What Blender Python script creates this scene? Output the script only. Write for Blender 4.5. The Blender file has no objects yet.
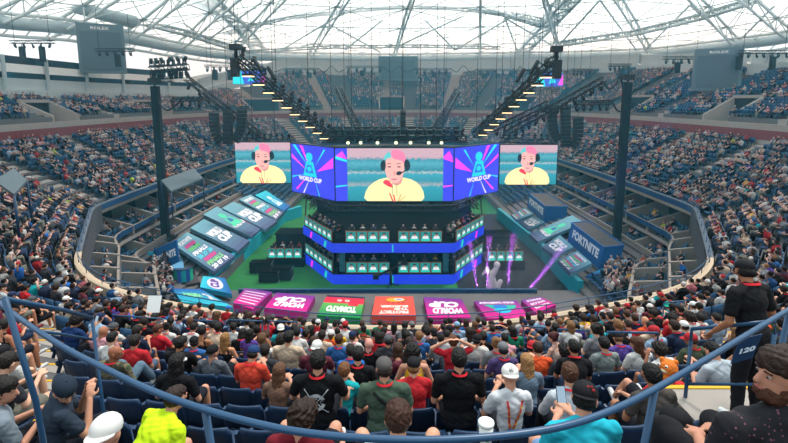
import bpy, bmesh, math, random
import numpy as np
from mathutils import Vector, Matrix
random.seed(7); rng = np.random.default_rng(7)
S = bpy.context.scene; C = S.collection
PI = math.pi
# ---------------------------------------------------------------- camera
FPX, PITCH, CY, EYE = 450.0, math.radians(8), 163.0, 16.0
cam_d = bpy.data.cameras.new('camera'); cam = bpy.data.objects.new('camera', cam_d); C.objects.link(cam)
cam.location = (0, 0, EYE); cam.rotation_euler = (PI/2 - PITCH, 0, 0)
cam_d.sensor_width = 36; cam_d.lens = 36*FPX/788; cam_d.shift_y = -(221.5-CY)/788
cam_d.clip_start = 0.05; cam_d.clip_end = 600
S.camera = cam
def ray(px, py):
    u = (px-394)/FPX; v = (py-CY)/FPX; c, s = math.cos(PITCH), math.sin(PITCH)
    return Vector((u, c - v*s, -s - v*c))
def at_z(px, py, z):
    d = ray(px, py); return Vector((0, 0, EYE)) + d*((z-EYE)/d.z)
def at_y(px, py, y):
    d = ray(px, py); return Vector((0, 0, EYE)) + d*(y/d.y)
def at_x(px, py, x):
    d = ray(px, py); return Vector((0, 0, EYE)) + d*(x/d.x)
def proj(p):
    x, y, z = p[0], p[1], p[2]-EYE; c, s = math.cos(PITCH), math.sin(PITCH)
    f = y*c - z*s; up = y*s + z*c
    if f < 0.05: return None
    return (394+FPX*x/f, CY-FPX*up/f)
# ---------------------------------------------------------------- materials
def hexc(h):
    h = h.lstrip('#'); v = [int(h[i:i+2], 16)/255 for i in (0, 2, 4)]
    return tuple((c/12.92 if c <= .04045 else ((c+.055)/1.055)**2.4) for c in v)
MATS = {}
def mat(name, col, rough=.6, metal=0, emit=0, noise=0, nscale=8, spec=.4, bump=0):
    if name in MATS: return MATS[name]
    m = bpy.data.materials.new(name); m.use_nodes = True; nt = m.node_tree; b = nt.nodes['Principled BSDF']
    if isinstance(col, str): col = hexc(col)
    b.inputs['Base Color'].default_value = (*col, 1); b.inputs['Roughness'].default_value = rough
    b.inputs['Metallic'].default_value = metal; b.inputs['Specular IOR Level'].default_value = spec
    if emit:
        b.inputs['Base Color'].default_value = (.01, .01, .01, 1)
        b.inputs['Emission Color'].default_value = (*col, 1); b.inputs['Emission Strength'].default_value = emit
    if noise or bump:
        tc = nt.nodes.new('ShaderNodeTexCoord'); n = nt.nodes.new('ShaderNodeTexNoise')
        n.inputs['Scale'].default_value = nscale; n.inputs['Detail'].default_value = 4
        nt.links.new(tc.outputs['Object'], n.inputs['Vector'])
        if noise:
            mx = nt.nodes.new('ShaderNodeMix'); mx.data_type = 'RGBA'
            mx.inputs['A'].default_value = (*[c*(1-noise) for c in col], 1); mx.inputs['B'].default_value = (*[min(1, c*(1+noise)) for c in col], 1)
            nt.links.new(n.outputs['Fac'], mx.inputs['Factor']); nt.links.new(mx.outputs['Result'], b.inputs['Base Color'])
        if bump:
            bp = nt.nodes.new('ShaderNodeBump'); bp.inputs['Strength'].default_value = bump; bp.inputs['Distance'].default_value = .02
            nt.links.new(n.outputs['Fac'], bp.inputs['Height']); nt.links.new(bp.outputs['Normal'], b.inputs['Normal'])
    MATS[name] = m; return m
def colour_mat(name, rough=.8, noise=.15, nscale=30, bump=.0, spec=.25, sub=0):
    """cloth / skin / hair whose colour is the object's own colour"""
    m = bpy.data.materials.new(name); m.use_nodes = True; nt = m.node_tree; b = nt.nodes['Principled BSDF']
    oi = nt.nodes.new('ShaderNodeObjectInfo'); tc = nt.nodes.new('ShaderNodeTexCoord'); n = nt.nodes.new('ShaderNodeTexNoise')
    n.inputs['Scale'].default_value = nscale; n.inputs['Detail'].default_value = 3
    mr = nt.nodes.new('ShaderNodeMapRange'); mr.inputs['To Min'].default_value = 1-noise; mr.inputs['To Max'].default_value = 1+noise
    vm = nt.nodes.new('ShaderNodeVectorMath'); vm.operation = 'SCALE'
    nt.links.new(tc.outputs['Object'], n.inputs['Vector']); nt.links.new(n.outputs['Fac'], mr.inputs['Value'])
    nt.links.new(oi.outputs['Color'], vm.inputs[0]); nt.links.new(mr.outputs['Result'], vm.inputs['Scale'])
    nt.links.new(vm.outputs['Vector'], b.inputs['Base Color'])
    b.inputs['Roughness'].default_value = rough; b.inputs['Specular IOR Level'].default_value = spec
    if bump:
        bp = nt.nodes.new('ShaderNodeBump'); bp.inputs['Strength'].default_value = bump; bp.inputs['Distance'].default_value = .02
        nt.links.new(n.outputs['Fac'], bp.inputs['Height']); nt.links.new(bp.outputs['Normal'], b.inputs['Normal'])
    MATS[name] = m; return m
def attr_mat(name, rough=.85):
    m = bpy.data.materials.new(name); m.use_nodes = True; nt = m.node_tree; b = nt.nodes['Principled BSDF']
    a = nt.nodes.new('ShaderNodeAttribute'); a.attribute_name = 'Col'
    nt.links.new(a.outputs['Color'], b.inputs['Base Color']); b.inputs['Roughness'].default_value = rough; b.inputs['Specular IOR Level'].default_value = .2
    MATS[name] = m; return m
# ---------------------------------------------------------------- mesh builder
class MB:
    def __init__(s): s.v = []; s.f = []; s.m = []; s.mats = []; s.smooth = []
    def mi(s, m):
        if m is None: return 0
        if m not in s.mats: s.mats.append(m)
        return s.mats.index(m)
    def add(s, vs, fs, m=None, smooth=False):
        o = len(s.v); s.v += [tuple(v) for v in vs]; k = s.mi(m)
        for f in fs: s.f.append([i+o for i in f]); s.m.append(k); s.smooth.append(smooth)
    def quad(s, a, b, c, d, m=None): s.add([a, b, c, d], [(0, 1, 2, 3)], m)
    def poly(s, pts, m=None): s.add(pts, [tuple(range(len(pts)))], m)
    def box(s, c, size, m=None, rz=0, M=None):
        x, y, z = [k/2 for k in size]
        vs = [Vector((i*x, j*y, k*z)) for i in (-1, 1) for j in (-1, 1) for k in (-1, 1)]
        R = M if M is not None else Matrix.Rotation(rz, 3, 'Z')
        vs = [R @ v + Vector(c) for v in vs]
        s.add(vs, [(0, 1, 3, 2), (4, 6, 7, 5), (0, 4, 5, 1), (2, 3, 7, 6), (0, 2, 6, 4), (1, 5, 7, 3)], m)
    def bar(s, a, b, w, h, m=None, up=(0, 0, 1)):
        a, b = Vector(a), Vector(b); d = b-a; L = d.length
        if L < 1e-6: return
        d = d/L; u = Vector(up); sx = d.cross(u)
        if sx.length < 1e-3: sx = d.cross(Vector((1, 0, 0)))
        sx.normalize(); sz = sx.cross(d)
        M = Matrix((sx, d, sz)).transposed(); s.box((a+b)/2, (w, L, h), m, M=M)
    def tube(s, pts, r, m=None, n=8, cap=True, closed=False):
        pts = [Vector(p) for p in pts]; N = len(pts)
        rr = r if isinstance(r, (list, tuple)) else [r]*N
        vs = []; prev = None
        for i, p in enumerate(pts):
            if closed: t = pts[(i+1) % N]-pts[i-1]
            else: t = pts[min(i+1, N-1)]-pts[max(i-1, 0)]
            t.normalize()
            if prev is None:
                a = Vector((0, 0, 1)) if abs(t.z) < .9 else Vector((1, 0, 0)); u = t.cross(a).normalized()
            else: u = (prev - t*prev.dot(t)).normalized()
            prev = u; w = t.cross(u)
            for k in range(n):
                an = 2*PI*k/n; vs.append(p + (u*math.cos(an)+w*math.sin(an))*rr[i])
        fs = []
        for i in range(N if closed else N-1):
            j = (i+1) % N
            for k in range(n): fs.append((i*n+k, i*n+(k+1) % n, j*n+(k+1) % n, j*n+k))
        if cap and not closed: fs.append(tuple(range(n))[::-1]); fs.append(tuple((N-1)*n+k for k in range(n)))
        s.add(vs, fs, m, True)
    def prism(s, pts, off, m=None):
        """polygon pts extruded by off"""
        n = len(pts); off = Vector(off); a = [Vector(p) for p in pts]
        s.add(a+[p+off for p in a], [tuple(range(n))[::-1], tuple(range(n, 2*n))]+[(i, (i+1) % n, (i+1) % n+n, i+n) for i in range(n)], m)
    def ell(s, c, r, m=None, n=12, k=8, M=None):
        vs = []; R = M or Matrix.Identity(3)
        for j in range(k+1):
            th = PI*j/k
            for i in range(n):
                ph = 2*PI*i/n; vs.append(R @ Vector((r[0]*math.sin(th)*math.cos(ph), r[1]*math.sin(th)*math.sin(ph), r[2]*math.cos(th)))+Vector(c))
        s.add(vs, [(j*n+i, (j+1)*n+i, (j+1)*n+(i+1) % n, j*n+(i+1) % n) for j in range(k) for i in range(n)], m, True)
    def cap_(s, a, b, ra, rb, m=None, n=12):
        """closed tapered capsule"""
        a, b = Vector(a), Vector(b); d = b-a; L = max(d.length, 1e-4); d = d/L
        q = Vector((0, 0, 1)).rotation_difference(d).to_matrix(); vs = []; rings = []
        for j in range(0, 5): th = PI/2*(1-j/4); rings.append((-ra*math.sin(th), ra*math.cos(th)))
        for j in range(0, 5): th = PI/2*(j/4); rings.append((L+rb*math.sin(th), rb*math.cos(th)))
        for z, r in rings:
            r = max(r, 1e-4)
            for i in range(n): ph = 2*PI*i/n; vs.append(q @ Vector((r*math.cos(ph), r*math.sin(ph), z))+a)
        K = len(rings)
        s.add(vs, [(j*n+i, j*n+(i+1) % n, (j+1)*n+(i+1) % n, (j+1)*n+i) for j in range(K-1) for i in range(n)]+[tuple(range(n))[::-1], tuple((K-1)*n+i for i in range(n))], m, True)
    def mesh(s, name):
        me = bpy.data.meshes.new(name); me.from_pydata(s.v, [], s.f)
        for m in s.mats: me.materials.append(m)
        me.polygons.foreach_set('material_index', s.m); me.polygons.foreach_set('use_smooth', s.smooth)
        me.update(); return me
    def build(s, name, m=None, parent=None, loc=None, rz=0):
        if m is not None and not s.mats: s.mats = [m]
        o = bpy.data.objects.new(name, s.mesh(name)); C.objects.link(o)
        if parent: o.parent = parent
        if loc is not None: o.location = loc; o.rotation_euler[2] = rz
        return o
def tag(o, label=None, cat=None, group=None, kind=None):
    if label: o['label'] = label
    if cat: o['category'] = cat
    if group: o['group'] = group
    if kind: o['kind'] = kind
    return o
def struct(o): o['kind'] = 'structure'; return o
def empty(name, loc=(0, 0, 0), rz=0, parent=None):
    o = bpy.data.objects.new(name, None); C.objects.link(o); o.location = loc; o.rotation_euler[2] = rz
    o.empty_display_size = .1
    if parent: o.parent = parent
    return o
KIDS = {}
def copy_tree(o, parent=None):
    c = o.copy(); C.objects.link(c)
    if parent: c.parent = parent
    for ch in list(o.children): copy_tree(ch, c)
    return c
def text_mesh(txt, size=1, ext=.0, bold=.02, sx=1):
    """lettering as a mesh centred on the origin in the XY plane"""
    cu = bpy.data.curves.new('t', 'FONT'); cu.body = txt; cu.size = size; cu.align_x = 'CENTER'; cu.align_y = 'CENTER'
    cu.offset = bold*size; cu.extrude = ext; cu.space_line = .8; cu.resolution_u = 3
    o = bpy.data.objects.new('t', cu); C.objects.link(o)
    dg = bpy.context.evaluated_depsgraph_get(); me = bpy.data.meshes.new_from_object(o.evaluated_get(dg))
    bpy.data.objects.remove(o); bpy.data.curves.remove(cu)
    vs = [(v.co.x*sx, v.co.y, v.co.z) for v in me.vertices]; fs = [tuple(p.vertices) for p in me.polygons]
    bpy.data.meshes.remove(me); return vs, fs
def put_text(mb, txt, w, h, X, Y, centre, m, ext=.004, bold=.02):
    """fit txt into w x h on the plane spanned by unit vectors X (reading) and Y (up)"""
    vs, fs = text_mesh(txt, 1, ext, bold)
    x0 = min(v[0] for v in vs); x1 = max(v[0] for v in vs); y0 = min(v[1] for v in vs); y1 = max(v[1] for v in vs)
    X, Y = Vector(X), Vector(Y); N = X.cross(Y); N.normalize(); c = Vector(centre)
    out = [c + X*((v[0]-(x0+x1)/2)/(x1-x0)*w) + Y*((v[1]-(y0+y1)/2)/(y1-y0)*h) + N*(v[2]+ext) for v in vs]
    mb.add(out, fs, m)
# ---------------------------------------------------------------- light and air
S.view_settings.view_transform = 'Standard'; S.view_settings.look = 'None'; S.view_settings.gamma = 1
S.view_settings.use_curve_mapping = False; S.view_settings.exposure = 0.55
S.cycles.max_bounces = 6; S.cycles.volume_bounces = 0; S.cycles.diffuse_bounces = 3; S.cycles.transparent_max_bounces = 16
S.cycles.use_denoising = True; S.cycles.sample_clamp_indirect = 4
W = bpy.data.worlds.new('sky'); S.world = W; W.use_nodes = True
bg = W.node_tree.nodes['Background']; bg.inputs['Color'].default_value = (.80, .94, 1, 1); bg.inputs['Strength'].default_value = 1.0
sun_d = bpy.data.lights.new('sun', 'SUN'); sun_d.energy = 2.1; sun_d.angle = math.radians(14); sun_d.color = (1, .95, .88)
sun = bpy.data.objects.new('sun', sun_d); C.objects.link(sun); sun.rotation_euler = (math.radians(-14), math.radians(18), 0)
# ---------------------------------------------------------------- the bowl
M_CONC = mat('pale concrete', '#9a9189', .85, noise=.12, nscale=1.5)
M_TREAD = mat('grey terrace concrete', '#5f5c5c', .9, noise=.12, nscale=2)
M_DCONC = mat('dark concrete', '#45464a', .9, noise=.15, nscale=1)
M_NAVY = mat('navy seat plastic', '#14304f', .45, noise=.1, nscale=6)
M_NAVYD = mat('navy painted steel', '#123354', .4, spec=.5)
M_RAIL = mat('blue painted railing', '#1e4668', .35, spec=.5)
M_BRICK = mat('red brown wall', '#7a3a3c', .85, noise=.2, nscale=3)
M_TANB = mat('brown brick', '#7c5f50', .9, noise=.2, nscale=3)
M_COPE = mat('tan coping', '#b9a48c', .85, noise=.08, nscale=3)
M_FASC = mat('blue fascia', '#17406b', .5)
M_GLASS = mat('dark suite glass', '#25333b', .12, spec=.8)
M_YEL = mat('yellow step nosing', '#d9a31c', .7)
M_WHITE = mat('white paint', '#e8e8e4', .6)
M_GREYW = mat('grey concourse cladding', '#a7b1b3', .7, noise=.08, nscale=.6)
M_BLACK = mat('black', '#0c0d10', .6)

half = [(0, 15.7), (-3, 15.9), (-6.2, 16.7), (-10.2, 18.1), (-13.5, 19.7), (-16.2, 22.2), (-20, 28.5), (-23.6, 34.6), (-23.9, 45), (-23.6, 60), (-22.6, 72), (-18, 84), (-9, 90), (0, 91)]
raw = [Vector(p) for p in half] + [Vector((-x, y)) for x, y in reversed(half[1:-1])]
def resample(poly, step):
    n = len(poly); L = [0]
    for i in range(n): L.append(L[-1]+(poly[(i+1) % n]-poly[i]).length)
    N = int(L[-1]/step); out = []; j = 0
    for k in range(N):
        s_ = L[-1]*k/N
        while L[j+1] < s_: j += 1
        t = (s_-L[j])/(L[j+1]-L[j]); out.append(poly[j].lerp(poly[(j+1) % n], t))
    return out
L0 = resample(raw, 1.0); NL = len(L0)
for _ in range(2): L0 = [(L0[i-1]+L0[i]*2+L0[(i+1) % NL])/4 for i in range(NL)]
def normals(P):
    n = len(P); out = []
    for i in range(n):
        t = P[(i+1) % n]-P[i-1]; out.append(Vector((-t.y, t.x)).normalized())
    for _ in range(14):
        out = [(out[i-1]+out[i]*2+out[(i+1) % n]).normalized() for i in range(n)]
    return out
N0 = normals(L0)
cen = Vector((0, 54))
if (L0[0]-cen).dot(N0[0]) < 0: N0 = [-v for v in N0]
def off(i, t): i %= NL; return L0[i]+N0[i]*t
def V3(p, z): return Vector((p.x, p.y, z))
NEAR = [L0[i].y < 24.5 and abs(L0[i].x) < 17.2 for i in range(NL)]
side_i = [i for i in range(NL) if not NEAR[i]]
ROWT, ROWR, ROWZ = .88, .405, 7.08
def nrows(i): return 24 if NEAR[i % NL] else 12
def rowz(k): return ROWZ + ROWR*k
# which stations are aisles: every ninth metre, plus wide stairs in the near block
def is_aisle(i):
    p = L0[i % NL]
    if p.y < 19.5 and abs(p.x) < 12.6: return 8.0 < abs(p.x) < 9.4 or 11.2 < abs(p.x) < 12.3
    return i % 10 in (4, 5) if p.y > 30 else i % 10 == 4
AISLE = [is_aisle(i) for i in range(NL)]
def tier_strip(name, idx, zf, k0, k1, t0, tread, rise, z0, m):
    """stepped terrace: rows k0..k1 over the stations idx"""
    mb = MB()
    for i in idx:
        j = (i+1) % NL
        for k in range(k0, k1(i) if callable(k1) else k1):
            ta, tb = t0+tread*(k-.5), t0+tread*(k+.5); za, zb = z0+rise*(k-1), z0+rise*k
            a, b = off(i, ta), off(j, ta); c, d = off(j, tb), off(i, tb)
            mb.quad(V3(a, za), V3(b, za), V3(b, zb), V3(a, zb), m); mb.quad(V3(a, zb), V3(b, zb), V3(c, zb), V3(d, zb), m)
    return struct(mb.build(name))
T0 = .95
tier_strip('floor_loge_near', [i for i in range(NL) if NEAR[i]], None, 0, 24, T0, ROWT, ROWR, ROWZ, M_TREAD)
tier_strip('floor_loge_side', side_i, None, 0, 12, T0, ROWT, ROWR, ROWZ, M_TREAD)
# stairs in the aisles: half steps with yellow edges near the camera
mb = MB()
for i in range(NL):
    if not AISLE[i]: continue
    j = (i+1) % NL; near = NEAR[i]
    for k in range(0, nrows(i)):
        for h in (0, 1):
            ta = T0+ROWT*(k-.5+h*.5); tb = ta+ROWT*.5; z = rowz(k)-ROWR*.5*(1-h)+.02; zt = z+.02
            a, b, c, d = off(i, ta), off(j, ta), off(j, tb), off(i, tb)
            if near:
                mb.quad(V3(a, z-ROWR/2-.02), V3(b, z-ROWR/2-.02), V3(b, zt), V3(a, zt), M_CONC)
                mb.quad(V3(a, zt), V3(b, zt), V3(c, zt), V3(d, zt), M_CONC)
                e = a.lerp(d, .2); f = b.lerp(c, .2)
                if h == 1: mb.quad(V3(a, zt+.006), V3(b, zt+.006), V3(f, zt+.006), V3(e, zt+.006), M_YEL)
            else: mb.quad(V3(a, zt), V3(b, zt), V3(c, zt+.15), V3(d, zt+.15), M_CONC)
struct(mb.build('floor_aisle_stairs'))
# parapet along the loge front
mb = MB()
for i in range(NL):
    j = (i+1) % NL; a, b = L0[i], L0[j]; a2, b2 = off(i, .3), off(j, .3)
    mc = M_COPE if NEAR[i] else mat('slate parapet', '#515a66', .8, noise=.1, nscale=2)
    mb.quad(V3(a, 7.5), V3(b, 7.5), V3(b, 7.68), V3(a, 7.68), mc)
    mb.quad(V3(a, 7.68), V3(b, 7.68), V3(b2, 7.68), V3(a2, 7.68), mc)
    mb.quad(V3(a2, 7.68), V3(b2, 7.68), V3(b2, 6.8), V3(a2, 6.8), M_COPE)
struct(mb.build('wall_loge_parapet'))
mb = MB()
for i in range(NL):
    j = (i+1) % NL; a, b = off(i, -.05), off(j, -.05); dg = 20 < L0[i].y < 35.2 and abs(L0[i].x) > 15.5
    z0, m = (5.6, M_DCONC) if dg else (7.2, M_FASC)
    mb.quad(V3(a, z0), V3(b, z0), V3(b, 7.6), V3(a, 7.6), m)
    c, d = off(j, 1.2), off(i, 1.2)
    mb.quad(V3(a, z0), V3(b, z0), V3(c, z0), V3(d, z0), M_DCONC)
struct(mb.build('wall_loge_fascia'))
# thin rail on the parapet of the near block
mb = MB(); P = [off(i % NL, .12) for i in range(-34, 35)]
mb.tube([V3(p, 8.12) for p in P], .022, M_RAIL, 6)
mb.tube([V3(p, 7.9) for p in P], .014, M_RAIL, 6)
for q in range(0, len(P), 2): mb.tube([V3(P[q], 7.68), V3(P[q], 8.12)], .018, M_RAIL, 6)
tag(mb.build('parapet_railing'), 'thin blue railing running along the tan parapet in front of the near seats', 'railing')
# underside slab of the near block and diag
mb = MB()
for i in side_i:
    j = (i+1) % NL; mb.quad(V3(off(i, 1), 7.0), V3(off(j, 1), 7.0), V3(off(j, 11.2), 10.9), V3(off(i, 11.2), 10.9), M_DCONC)
struct(mb.build('ceiling_suite_soffit'))
# ------------ red wall behind the loge, then the promenade
WT = T0+ROWT*11.6
def prom(i):
    """(rows, rise) of the promenade at station i"""
    p = L0[i % NL]; f = min(1, max(0, (p.y-50)/35)); 
    if p.x < 0: g = min(1, max(0, (p.y-80)/8)); rows = int(9+11*g)
    else: rows = int(15+5*f)
    return rows
PW, PZ0, PT = WT+1.6, 14.15, .88
def prise(i):
    p = L0[i % NL]; f = min(1, max(0, (p.y-45)/42)); g = min(1, max(0, (p.y-80)/8)); return .30+.13*f if p.x > 0 else .20+.23*g
mb = MB()
for i in side_i:
    j = (i+1) % NL; a, b = off(i, WT), off(j, WT); bot = 11.0
    mb.quad(V3(a, bot), V3(b, bot), V3(b, 12.2), V3(a, 12.2), M_CONC)
    mb.quad(V3(a, 12.2), V3(b, 12.2), V3(b, 13.15), V3(a, 13.15), M_BRICK)
    a2, b2 = off(i, WT+.15), off(j, WT+.15)
    mb.quad(V3(a, 13.15), V3(b, 13.15), V3(b, 13.75), V3(a, 13.75), M_CONC)
    mb.quad(V3(a, 13.75), V3(b, 13.75), V3(b2, 13.75), V3(a2, 13.75), M_COPE)
    c, d = off(j, PW), off(i, PW)
    mb.quad(V3(a2, 13.2), V3(b2, 13.2), V3(c, 13.2), V3(d, 13.2), M_CONC)
struct(mb.build('wall_loge_back'))
PAISLE = [(i % 9 == 2) for i in range(NL)]
VOM = [(i % 18) in (10, 11, 12, 13) for i in range(NL)]
mb = MB()
for i in side_i:
    j = (i+1) % NL; R = prom(i); rs, rs2 = prise(i), prise(j)
    for k in range(R):
        ta, tb = PW+PT*(k), PW+PT*(k+1)
        if VOM[i] and k < 4: continue
        m = M_CONC if PAISLE[i] else M_TREAD
        za, zb = PZ0+rs*(k-1), PZ0+rs*k; za2, zb2 = PZ0+rs2*(k-1), PZ0+rs2*k
        if k == 0: za = za2 = 13.15
        a, b, c, d = off(i, ta), off(j, ta), off(j, tb), off(i, tb)
        mb.quad(V3(a, za), V3(b, za2), V3(b, zb2), V3(a, zb), m); mb.quad(V3(a, zb), V3(b, zb2), V3(c, zb2), V3(d, zb), m)
struct(mb.build('floor_promenade'))
# vomitories: concrete surround with a dark mouth
for i in side_i:
    if VOM[i] and not VOM[i-1] and 20 < L0[i].y:
        e = (i+4) % NL; mb = MB(); rs = prise(i); zt = PZ0+rs*4+.9
        a, b, c, d = off(i, PW), off(e, PW), off(e, PW+PT*4), off(i, PW+PT*4)
        mb.quad(V3(a, 13.2), V3(b, 13.2), V3(c, 13.2), V3(d, 13.2), M_DCONC)
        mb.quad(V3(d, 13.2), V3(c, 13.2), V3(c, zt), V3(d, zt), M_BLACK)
        for p, q in ((a, d), (b, c)):
            mb.prism([V3(p, 13.2), V3(q, 13.2), V3(q, zt), V3(p, 14.3)], ((b-a).normalized()*.25).to_3d(), M_CONC)
        mb.bar(V3(d, zt), V3(c, zt), .3, .35, M_CONC)
        struct(mb.build('wall_vomitory'))
# wall and concourse above the promenade
mb = MB()
def RT(i): return 2.3+1.1*min(1, max(0, (L0[i % NL].y-55)/30))
def ptop(i): return off(i, PW+PT*prom(i)+.1), PZ0+prise(i)*prom(i)
for i in side_i:
    j = (i+1) % NL; (a, za), (b, zb) = ptop(i), ptop(j); H1 = 23.5
    mb.quad(V3(a, za-.5), V3(b, zb-.5), V3(b, zb+1.2), V3(a, za+1.2), M_GREYW)
    a2, b2 = a+N0[i]*.6, b+N0[j]*.6
    mb.quad(V3(a, za+1.2), V3(b, zb+1.2), V3(b2, zb+1.2), V3(a2, za+1.2), M_WHITE)
    left = L0[i].x < -2 and L0[i].y < 80
    if left:
        for q, (z0, z1, m) in enumerate(((1.2, 2.6, M_GREYW), (2.6, 3.3, M_GLASS), (3.3, 4.3, M_WHITE), (4.3, 5.2, M_GLASS))):
            if q < 3 or L0[i].y < 75:
                mb.quad(V3(a2, za+z0), V3(b2, zb+z0), V3(b2, zb+z1), V3(a2, za+z1), m)
    if not left: mb.quad(V3(a2, za+1.2), V3(b2, zb+1.2), V3(b2, zb+RT(j)), V3(a2, za+RT(i)), M_GREYW)
    a3, b3 = a+N0[i]*7, b+N0[j]*7; tp = 5.2 if left else RT(i)
    tq = 5.2 if left else RT(j)
    mb.quad(V3(a2, za+tp), V3(b2, zb+tq), V3(b3, zb+tq), V3(a3, za+tp), M_GREYW)
struct(mb.build('wall_concourse'))
# columns against the concourse
for i in side_i[::6]:
    a, za = ptop(i); mb = MB(); p = a+N0[i]*.3
    mb.bar(V3(p, za), V3(p, za+(5.2 if L0[i].x < -2 and L0[i].y < 80 else RT(i))), .3, .3, M_GREYW, up=(0, 1, 0)); struct(mb.build('wall_column'))
# ------------ suites: two levels under the loge
def inset(i, a, b):
    """inward distance: a on the straight side, b on the corner chamfer"""
    p = L0[i % NL]; y = p.y
    if y > 36: w = 0
    elif y > 32: w = (36-y)/4
    else: w = 1
    return a*(1-w)+b*w
def F2(i): return off(i, -inset(i, .9, 1.6))
def F3(i): return off(i, -inset(i, 2.0, 3.8))
sui = [i for i in range(NL) if L0[i].y > 20.5]
M_SUITE = mat('beige suite partition', '#857c74', .85, noise=.1, nscale=1)
mb = MB(); mg = MB()
for i in sui:
    j = (i+1) % NL
    if j not in sui: continue
    a, b = F2(i), F2(j)
    for z0, z1, m in ((4.65, 5.1, M_FASC),): mb.quad(V3(a, z0), V3(b, z0), V3(b, z1), V3(a, z1), m)
    a2, b2 = a+N0[i]*.15, b+N0[j]*.15
    mb.quad(V3(a, 5.1), V3(b, 5.1), V3(b2, 5.1), V3(a2, 5.1), M_SUITE); mb.quad(V3(a2, 5.1), V3(b2, 5.1), V3(b2, 4.6), V3(a2, 4.6), M_FASC)
    c, d = off(i, 5), off(j, 5)
    for r in range(3):   # stepped box floor
        p0, p1 = a.lerp(c, r*.17), a.lerp(c, (r+1)*.17 if r < 2 else 1); q0, q1 = b.lerp(d, r*.17), b.lerp(d, (r+1)*.17 if r < 2 else 1)
        z = 4.25+.3*r; mb.quad(V3(p0, z), V3(q0, z), V3(q1, z), V3(p1, z), M_TREAD); mb.quad(V3(p0, z-.3), V3(q0, z-.3), V3(q0, z), V3(p0, z), M_CONC)
    mb.quad(V3(a, 4.6), V3(b, 4.6), V3(d, 4.2), V3(c, 4.2), M_DCONC)
    mg.quad(V3(off(i, 3.2), 4.8), V3(off(j, 3.2), 4.8), V3(off(j, 3.2), 7.2), V3(off(i, 3.2), 7.2), M_GLASS)
    e, f = F3(i), F3(j); g, h = off(i, 2.6), off(j, 2.6)
    mb.quad(V3(e, 0), V3(f, 0), V3(f, 2.95), V3(e, 2.95), M_TANB); mb.quad(V3(e, 2.95), V3(f, 2.95), V3(f, 3.25), V3(e, 3.25), M_SUITE)
    e2, f2 = e+N0[i]*.2, f+N0[j]*.2
    mb.quad(V3(e, 3.25), V3(f, 3.25), V3(f2, 3.25), V3(e2, 3.25), M_SUITE); mb.quad(V3(e2, 3.25), V3(f2, 3.25), V3(f2, 2.0), V3(e2, 2.0), M_SUITE)
    for r in range(3):
        p0, p1 = e.lerp(g, r*.2), e.lerp(g, (r+1)*.2 if r < 2 else 1); q0, q1 = f.lerp(h, r*.2), f.lerp(h, (r+1)*.2 if r < 2 else 1)
        z = 2.3+.3*r; mb.quad(V3(p0, z), V3(q0, z), V3(q1, z), V3(p1, z), M_TREAD); mb.quad(V3(p0, z-.3), V3(q0, z-.3), V3(q0, z), V3(p0, z), M_CONC)
    mg.quad(V3(off(i, 1.6), 2.7), V3(off(j, 1.6), 2.7), V3(off(j, 1.6), 4.6), V3(off(i, 1.6), 4.6), M_GLASS)
struct(mb.build('floor_suite_boxes')); struct(mg.build('window_suites'))
def partition(i, Fa, zt, zb, back, thick=.22):
    a = Fa(i); b = off(i, back); mid = a.lerp(b, .55)
    t = Vector((-N0[i].y, N0[i].x))*thick; mb = MB()
    mb.prism([V3(a, zb), V3(b, zb), V3(b, zt+1.5), V3(mid, zt+.75), V3(a, zt+.05)], t.to_3d(), M_SUITE)
    struct(mb.build('wall_suite_partition'))
PARTS = []; acc = 0
for q, i in enumerate(sui):
    y, x = L0[i].y, L0[i].x
    if y > 88 or (abs(x) < 8): continue
    stepn = 3 if y < 34 else 4
    if i % stepn == 0: partition(i, F2, 5.1, 4.2, 3.2); partition(i, F3, 3.25, 2.1, 1.7); PARTS.append(i)
# ------------ lower bowl behind the barriers, and the court
mb = MB()
M_SEATROW = M_NAVY
def lowbowl(x_top, x_bot, y0, y1, ztop, zbot, n, sgn):
    for k in range(n):
        a = (x_top+(x_bot-x_top)*k/n)*sgn; b = (x_top+(x_bot-x_top)*(k+1)/n)*sgn; z = ztop+(zbot-ztop)*k/(n-1); z2 = ztop+(zbot-ztop)*(k+1)/(n-1)
        mb.quad((a, y0, z), (b, y0, z), (b, y1, z), (a, y1, z), M_TREAD); mb.quad((b, y0, z), (b, y1, z), (b, y1, z2 if k < n-1 else 0), (b, y0, z2 if k < n-1 else 0), M_TREAD)
for sgn in (-1, 1): lowbowl(22.3, 15.0, 26, 84, 2.9, .9, 9, sgn)
struct(mb.build('floor_lower_bowl'))
mb = MB()     # near end: rows falling away towards the court
for k in range(14):
    y0 = 22+.95*k; z = 2.9-.19*k
    for x0, x1 in ((-15.0, 15.0),):
        mb.quad((x0, y0, z), (x1, y0, z), (x1, y0+.95, z), (x0, y0+.95, z), M_TREAD); mb.quad((x0, y0+.95, z), (x1, y0+.95, z), (x1, y0+.95, z-.19), (x0, y0+.95, z-.19), M_TREAD)
mb.quad((-15, 35.3, .4), (15, 35.3, .4), (15, 35.3, 0), (-15, 35.3, 0), M_FASC)
struct(mb.build('floor_lower_bowl_near'))
mb = MB()
for k in range(14):
    y0 = 72+1.1*k; z = .6+.28*k
    mb.quad((-21, y0, z), (21, y0, z), (21, y0+1.1, z), (-21, y0+1.1, z), M_CONC); mb.quad((-21, y0, z), (21, y0, z), (21, y0, z-.28), (-21, y0, z-.28), M_TREAD)
struct(mb.build('floor_lower_bowl_far'))
m = mat('green turf', '#1e6a32', .95, noise=.5, nscale=.35)
mb = MB(); mb.quad((-15, 33, 0), (15, 33, 0), (15, 73, 0), (-15, 73, 0), m); struct(mb.build('floor_court'))
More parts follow.
